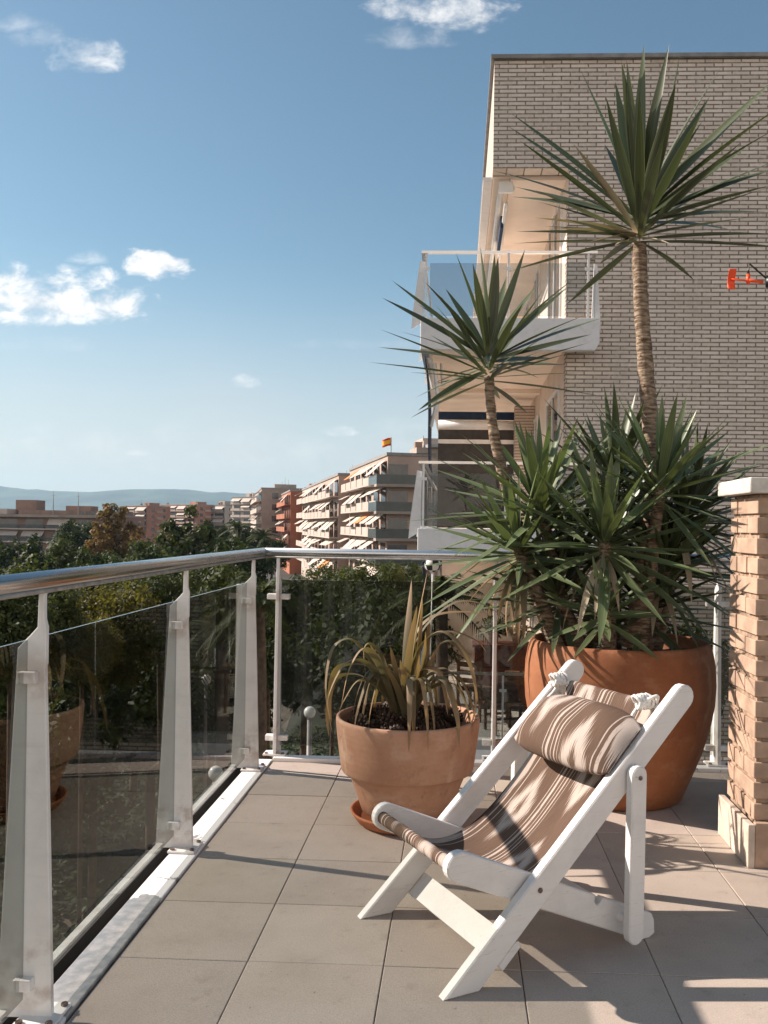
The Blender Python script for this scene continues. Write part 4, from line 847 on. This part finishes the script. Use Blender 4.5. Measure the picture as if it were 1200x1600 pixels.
def tree_trunk(o, seed, rx, rz, zc, cl):
    t = MB(); R = random.Random(seed); t.tube(bez([(0, 0, -.1), (R.uniform(-.2, .2), R.uniform(-.2, .2), zc*.5), (R.uniform(-.2, .2), 0, zc), (0, 0, zc+rz*.6)], 5), [rx*.075*q for q in (1.25, 1.1, 1., .95, .9, .88, .86, .84, .8, .75, .7, .6, .5, .4, .3, .2)], 8)
    z0 = max(.3, zc-rz*.5)
    for c in cl: t.tube(bez([(0, 0, z0), (c.x*.45, c.y*.45, zc+c.z*.5-rz*.15), (c.x, c.y, zc+c.z)], 4), [rx*.035*q for q in (1, .9, .8, .7, .6, .5, .4, .3, .2)], 6)
    t.build('trunk', M['tbark'], o)
tag(GC_.build('ground_cover', M['t_dark']), kind='stuff')
PROT = {'dark': tree_proto(1, 'broadleaf_tree', 9, 3.2, 3.4, 75, 75, .20, M['t_dark']), 'mid': tree_proto(2, 'broadleaf_tree', 9, 3.4, 3.0, 75, 75, .20, M['t_mid']), 'tall': tree_proto(3, 'poplar_tree', 13, 2.4, 4.4, 85, 75, .20, M['t_mid']),
        'rust': tree_proto(4, 'poplar_tree', 13, 2.0, 4.6, 80, 65, .20, M['t_rust']), 'near': tree_proto(5, 'leafy_tree', 8, 2.6, 2.4, 130, 150, .095, M['t_mid']), 'yel': tree_proto(6, 'leafy_tree', 8, 2.4, 2.2, 120, 140, .09, M['t_yel']), 'dark2': tree_proto(7, 'broadleaf_tree', 10, 4.2, 3.4, 95, 75, .22, M['t_dark'])}
def tree(kind, px, py, Y, wpx, label, group=None, seed=0):
    """a tree whose top shows at (px,py) at depth Y and whose crown is about wpx wide; all trees of a kind share one crown mesh"""
    P = PROT[kind]; top = at(px, py, Y); h = top.z-GZ; sc = wpx*Y/F_PX/2/P['rx']
    o = thing(P['name'], label, 'tree', (top.x, Y, GZ), seed*1.7, group); o.scale = (sc, sc, sc)
    if P['me'] is None: c = P['mb'].build('crown', P['m'], o); P['me'] = c.data
    else: c = bpy.data.objects.new('crown', P['me']); C.objects.link(c); c.parent = o
    c.location.z = h/sc-P['h']
    tree_trunk(o, seed, P['rx'], P['rz'], h/sc-P['rz'], P['cl']); return o
TREES = [('tall', 292, 785, 72, 95, 'tall pointed green tree standing above its neighbours in front of the far brick flats'),
 ('rust', 180, 782, 95, 60, 'tall thin tree with rusty brown foliage left of the pointed green tree'), ('rust', 152, 812, 92, 44, 'shorter rusty brown tree beside the tallest rusty tree'), ('rust', 212, 820, 100, 34, 'small thin rust coloured tree right of the tallest rusty tree'),
 ('tall', 250, 830, 80, 60, 'pointed green tree immediately left of the tallest pointed tree'), ('tall', 335, 822, 78, 66, 'pointed green tree immediately right of the tallest pointed tree'),
 ('dark', 118, 812, 110, 74, 'dark round tree just left of the rusty trees'), ('dark', 30, 838, 70, 120, 'wide dark tree at the far left above the handrail'), ('mid', 95, 846, 75, 90, 'mid green round tree between the wide dark tree and the rusty trees'),
 ('dark', 150, 856, 66, 90, 'dark low tree under the rusty trees'), ('dark2', 230, 850, 60, 130, 'broad dark tree under the tall pointed tree'), ('dark2', 365, 842, 62, 110, 'broad dark tree right of the tall pointed tree behind the rail corner'),
 ('dark', 395, 825, 120, 60, 'dark tree in front of the pale flats near the rail corner'), ('dark', 425, 838, 110, 54, 'dark tree before the red flats above the rail corner'), ('dark', 345, 820, 140, 40, 'dark far tree before the small orange flats'),
 ('near', 15, 880, 16, 200, 'leafy green tree close to the terrace at the far left below the handrail'), ('yel', 150, 905, 20, 190, 'yellow green leafy tree seen under the handrail left of the middle post'), ('near', 255, 888, 22, 150, 'leafy tree under the handrail just left of the middle post'), ('yel', 130, 955, 17, 120, 'small bush like yellow tree above the edge of the left glass'),
 ('mid', 350, 890, 30, 140, 'green tree under the handrail right of the middle post'), ('near', 590, 876, 28, 130, 'light green leafy tree showing just under the back handrail'), ('near', 520, 882, 30, 110, 'leafy tree behind the left part of the back glass'), ('dark2', 640, 884, 34, 150, 'dark tree behind the back glass near the withered plant'),
 ('dark', 480, 905, 22, 190, 'dark tree filling the left half of the back glass'), ('dark2', 600, 930, 20, 230, 'dark tree low behind the small pot')]
for k, (kd, x, y, Y, wpx, lab) in enumerate(TREES): tree(kd, x, y, Y, wpx, lab, seed=k)
R = random.Random(77); gl_ = 'dark round trees of the garden seen through the left glass'
for k, (x, y, Y, wpx) in enumerate(((30, 985, 24, 240), (120, 1000, 28, 200), (210, 960, 34, 180), (330, 940, 36, 150), (60, 1060, 19, 260), (240, 1020, 25, 220), (350, 985, 27, 170), (-60, 930, 30, 260), (-120, 1000, 20, 260), (420, 960, 26, 140))):
    tree('dark2' if k % 2 else 'dark', x, y, Y, wpx, ['large dark shrub tree low at the left edge of the glass', 'dark tree behind the reflection in the left glass', 'dark tree in the left glass below the yellow tree', 'dark tree in the glass by the rail corner', 'nearest dark tree low in the left glass', 'dark tree in the middle of the left glass', 'dark tree beside the corner post in the glass', 'dark tree beyond the left end of the handrail', 'dark tree outside the left edge of the view', 'dark tree behind the corner of the railing'][k], seed=k+40)
tree('dark', 985, 968, 11.2, 190, 'added dark shrubby tree between the big pot and the brick wall, screening its reflection', seed=61); tree('mid', 1075, 985, 11.4, 150, 'added green shrubby tree low against the brick wall, screening its reflection', seed=62)  # two trees added to keep the brick reflection out of the left glass
# palms
def palm(x, y, Y, rad, label, seed, nf=34):
    top = at(x, y, Y); o = thing('palm_tree', label, 'palm tree', (top.x, Y, GZ)); R = random.Random(seed); H = top.z-GZ; t = MB()
    t.tube(bez([(0, 0, -.1), (.1, .05, H*.5), (0, 0, H-.1)], 8), [rad*.10*(1+.06*sin(i*2.)) for i in range(17)], 10); t.build('trunk', M['tbark'], o); f = MB()
    for i in range(nf):
        a = i*2.4+R.uniform(-.2, .2); el = R.uniform(-.5, 1.25); d = Vector((cos(a)*cos(el), sin(a)*cos(el), sin(el))); L = rad*R.uniform(.85, 1.1)
        p = [Vector((0, 0, H))+d*L*s_-Vector((0, 0, 1))*L*.55*s_*s_ for s_ in [q/14 for q in range(15)]]; f.tube(p, [.03*rad/2*(1-.8*q/14) for q in range(15)], 4, tint=.3)
        for j in range(2, 15):
            tg = (p[j]-p[j-1]).normalized(); s = tg.cross(Vector((0, 0, 1))).normalized()
            for sg in (-1, 1):
                for h_ in (0, .5):
                    b = p[j-1].lerp(p[j], h_); l = rad*.24*(1-abs(j/14-.45))*R.uniform(.8, 1.1); tp = b+s*sg*l*.8+tg*l*.5-Vector((0, 0, l*R.uniform(.2, .6))); w_ = tg*.035*rad/2.; f.add([b-w_, b+w_, tp], [(0, 1, 2)], tint=R.random())
    f.build('crown', M['t_mid'], o)
palm(405, 935, 17, 1.15, 'palm tree with arching fronds just behind the rail corner', 1); palm(345, 985, 20, 1.5, 'palm tree seen through the glass left of the corner post', 2); palm(372, 825, 118, 3.0, 'dark palm far off before the pale flats', 3, 26); palm(412, 838, 112, 2.6, 'second dark palm far off nearer to the rail corner', 4, 26)
palm(690, 935, 9.5, .7, 'small palm behind the back glass beside the withered plant', 6, 26)
# globe lamps in the garden
def lamp(x, y, Y, r, lab):
    p = at(x, y, Y); o = thing('street_lamp', lab, 'street lamp', (p.x, Y, GZ)); MB().tube([(0, 0, 0), (0, 0, p.z-GZ-r*.9)], [.06, .04], 10).build('pole', M['coping'], o); MB().ball((0, 0, p.z-GZ), r, 20, 14).build('globe', M['globe'], o); MB().tube([(0, 0, p.z-GZ-r*1.15), (0, 0, p.z-GZ-r*.85)], r*.45, 12).build('collar', M['coping'], o)
lamp(484, 1113, 14, .095, 'globe street lamp seen low through the back glass'); lamp(337, 1208, 12, .10, 'globe street lamp seen low through the left glass near the corner'); lamp(322, 1062, 24, .14, 'tall globe lamp among the trees behind the left glass')

# ------------------------------------------------------------------ apartment blocks in the distance
def block(name, label, loc, rz, L, D, ztop, ns, wall, para, seed, bay=5.5, sh=3.0, awn=.6, win=True, bal=True, penth=True, end=False, awnm='awn', out=1.3, group=None, curve=0):
    """facade along local +x facing +y; storeys counted down from the roof"""
    R = random.Random(seed); o = thing(name, label, 'building', (loc[0], loc[1], GZ), rz, group); H = ztop-GZ
    MB().box((0, -D, 0), (L, 0, H)).build('wall', wall, o); MB().box((-.15, -D-.15, H), (L+.15, .15, H+.35)).build('roof', M['coping'], o)
    nb_ = max(1, int(L/bay)); bw = L/nb_
    if penth:
        for k in range(max(1, nb_//3)):
            x = R.uniform(1, L-6); w_ = R.uniform(2.5, 5); MB().box((x, -D*.8, H+.352), (x+w_, -D*.35, H+R.uniform(1.6, 2.8))).build('penthouse', R.choice((wall, para)), o)
        for k in range(max(2, nb_//3)):
            x = R.uniform(.5, L-1); MB().box((x, -D*.3, H+.352), (x+.8, -D*.3+.8, H+R.uniform(1.1, 1.9))).build('chimney', M['b_brown'], o)
    for k in range(max(1, int(L/14))):
        x = R.uniform(1, L-1); h_ = R.uniform(2.2, 4.2); MB().tube([(x, -D*.5, H+.35), (x, -D*.5, H+h_)], .05, 5).box((x-.6, -D*.5-.03, H+h_*.86), (x+.6, -D*.5+.03, H+h_*.86+.05)).box((x-.4, -D*.5-.03, H+h_*.72), (x+.4, -D*.5+.03, H+h_*.72+.05)).build('antenna', M['coping'], o)
    for s in range(ns):
        zf = H-sh*(s+1)
        if bal:
            if R.random() < 2:
                b_ = MB(); b_.box((.0, .004, zf-.18), (L, out, zf)); st = MB()
                for k in range(nb_): x0 = k*bw+.25; b_.box((x0, out-.12, zf+.002), (x0+bw-.5, out, zf+.95)); 
                b_.build('balcony', para, o)
        for k in range(nb_):
            x0 = k*bw
            if win:
                w_ = MB().box((x0+.9, .003, zf+.05), (x0+bw-1.1, .05, zf+2.2)); f = w_.build('window', M['window'], o)
            if awn and R.random() < awn:
                dz = R.uniform(.7, 1.7); dy = R.uniform(.9, 1.5); xa, xb = x0+.5, x0+bw-.6; m_ = M[awnm] if R.random() > .03 else M['awn2']
                a_ = MB(); a_.add([(xa, .15, zf+2.55), (xb, .15, zf+2.55), (xb, out*.8+dy*.6, zf+2.55-dz), (xa, out*.8+dy*.6, zf+2.55-dz), (xa, .15, zf+2.51), (xb, .15, zf+2.51), (xb, out*.8+dy*.6, zf+2.51-dz), (xa, out*.8+dy*.6, zf+2.51-dz)], [(0, 3, 2, 1), (4, 5, 6, 7), (0, 1, 5, 4), (1, 2, 6, 5), (2, 3, 7, 6), (3, 0, 4, 7)])
                a_.build('awning', m_, o)
    if win and not end:
        for s in range(ns):
            zf = H-sh*(s+1)
            for yy in (-D*.25, -D*.72): MB().box((-.05, yy-.8, zf+.5), (-.004, yy+.8, zf+2.0)).build('window', M['window'], o)
            MB().box((-1.0, -D*.62, zf-.15), (-.06, -D*.36, zf+.9)).build('balcony', para, o)
    if end:                                             # balconies wrapping the near end wall
        for s in range(min(ns, 4)):
            zf = H-sh*(s+1)-.25; MB().box((-1.5, -11, zf-.30), (-.004, out+.2, zf)).build('balcony', M['b_grey'], o); MB().box((-1.5, -11, zf+.004), (-1.42, out+.2, zf+1.05)).box((-1.418, out+.12, zf+.004), (4, out+.2, zf+1.05)).build('balcony_glass', M['teal'], o)
            for yy in (-1.2, -5.2, -9): MB().box((-.05, yy-1.1, zf+.05), (-.003, yy+1.1, zf+2.3)).build('window', M['window'] if yy != -5.2 else M['curtain'], o)
        MB().box((-.35, -11, H+.352), (3.5, -3.2, H+1.0)).build('roof_terrace', M['b_grey'], o); MB().box((-1.0, -9.5, H+1.002), (2.2, -4.5, H+1.4)).build('pergola', M['metal_roof'], o)
    return o
ang = radians(105); dv = Vector((cos(ang), sin(ang)))
def along(s, off=0): return (-7.9+dv.x*s-dv.y*0+off*cos(ang+pi/2), 99+dv.y*s+off*sin(ang+pi/2))
block('apartment_block', 'nearest white flats with glass balconies on the end wall and awnings down the side', along(0), ang, 30, 14, 9.2, 5, M['b_pink'], M['b_white'], 1, 5, end=True, awn=.75)
block('apartment_block', 'long white flats with many cream awnings behind the nearest flats', along(31, 1.5), ang, 44, 14, 8.6, 5, M['b_pink'], M['b_white'], 2, 5.5, awn=.8)
block('apartment_block', 'white flats with awnings just before the red brick flats', along(76, .5), ang, 26, 14, 9.0, 5, M['b_white'], M['b_white'], 3, 6.5, awn=.7)
def pblock(label, x0, x1, Y, ytop, rz, wall, para, seed, ns=5, bay=6, awn=.4):
    """far block between two columns of the photograph, its right end at depth Y"""
    a = at(x1, 800, Y); b = at(x0, 800, Y); c_ = cos(radians(rz)); block('apartment_block', label, (a.x, Y), radians(rz), (a.x-b.x)/abs(c_)*.97, 14, at(x1, ytop, Y).z, ns, wall, para, seed, bay, awn=awn)
block('apartment_block', 'red brick flats with dark balconies in the receding row', along(104, 3), ang, 30, 14, 8.9, 5, M['b_red'], M['b_red'], 4, 6, awn=.3)
block('apartment_block', 'grey brown flats beyond the red brick flats', along(137, 8), ang, 50, 14, 10.6, 5, M['b_grey'], M['b_white'], 5, 7, awn=.3)
pblock('pale stepped flats at the far end of the receding row', 352, 410, 400, 777, 148, M['b_white'], M['b_white'], 6, 6, 6)
pblock('small far white and brown flats right of the pointed green tree', 306, 352, 430, 790, 150, M['b_white'], M['b_grey'], 12)
pblock('salmon coloured far flats between the rusty tree and the pointed tree', 232, 306, 425, 789, 146, M['b_orange'], M['b_pink'], 8)
pblock('far orange brick flats right beside the rusty tree', 188, 230, 410, 791, 150, M['b_orange'], M['b_pink'], 9)
lb = block('apartment_block', 'long low brown flats with green glass balconies at the left edge', (-78, 205), radians(183), 78, 16, 2.6, 4, M['b_brown'], M['teal'], 10, 6, awn=.25, penth=False)
Hh = 2.6-GZ
for k in range(15):
    x = 3+k*1.5 if k < 6 else 46+(k-6)*3.2; MB().box((x, -1.998 if k >= 6 else -2.998, Hh+.5), (x+1.1, -1.95 if k >= 6 else -2.95, Hh+1.25)).build('window', M['window'], lb)
for s in range(3):
    z = Hh-3*(s+1); MB().box((-.1, 1.302, z-.22), (78.1, 1.36, z+.1)).build('balcony_edge', M['b_white'], lb)
MB().box((-.4, -.3, Hh-.3), (78.3, 1.7, Hh+.34)).build('eaves', M['b_grey'], lb)
MB().box((44, -13, Hh+.352), (76, -2, Hh+1.5)).build('penthouse', M['b_brown'], lb); MB().box((2, -13, Hh+.352), (26, -3, Hh+1.4)).build('penthouse', M['b_brown'], lb); MB().box((28, -9, Hh+.352), (40, -1.5, Hh+1.6)).build('roof_terrace', M['b_white'], lb)
for x, z, w_ in ((60, 5.6, 7), (23, 4.8, 5), (10, 3.2, 6), (50, 3.0, 4)): MB().box((x, -11, Hh+1.3), (x+w_, -6, Hh+z*.8)).build('chimney', M['b_brown'], lb)
for (x, y, Y, h, lab) in ((83, 804, 205, 5.5, 'thin tall mast on the left of the long brown flats'), (122, 804, 205, 5.2, 'thin mast on the roof behind the right end of the long brown flats')):
    p = at(x, y, Y); o = thing('antenna', lab, 'antenna', p); MB().tube([(0, 0, -1), (0, 0, h)], [.12, .06], 6).build('mast', M['coping'], o); MB().box((-.5, -.03, h*.8), (.5, .03, h*.8+.06)).build('crossarm', M['coping'], o)
p = at(652, 705, 104); o = thing('antenna', 'small antenna on the roof of the nearest flats', 'antenna', p); MB().tube([(0, 0, -1.5), (0, 0, 1.0)], .04, 6).build('mast', M['coping'], o); MB().box((-.4, -.02, .8), (.4, .02, .84)).box((-.3, -.02, .55), (.3, .02, .59)).build('crossarm', M['coping'], o)
p = at(611, 706, 106); fo = thing('flag', 'red and yellow flag flying on the roof of the nearest flats', 'flag', p)
MB().tube([(0, 0, -1), (0, 0, 1.75)], .05, 8).build('pole', M['coping'], fo)
fm = MB(); fm.grid(lambda u, v: (-.05-1.0*u, .12*sin(u*7), .75+.95*v-.22*u+.05*sin(u*6)), 12, 8)
for f in range(len(fm.f)):
    j = f % 8
    if 2 <= j < 6: fm.mi[f] = 1
q = fm.build('cloth', [M['flag_r'], M['flag_y']], fo); s_ = q.modifiers.new('thick', 'SOLIDIFY'); s_.thickness = .02
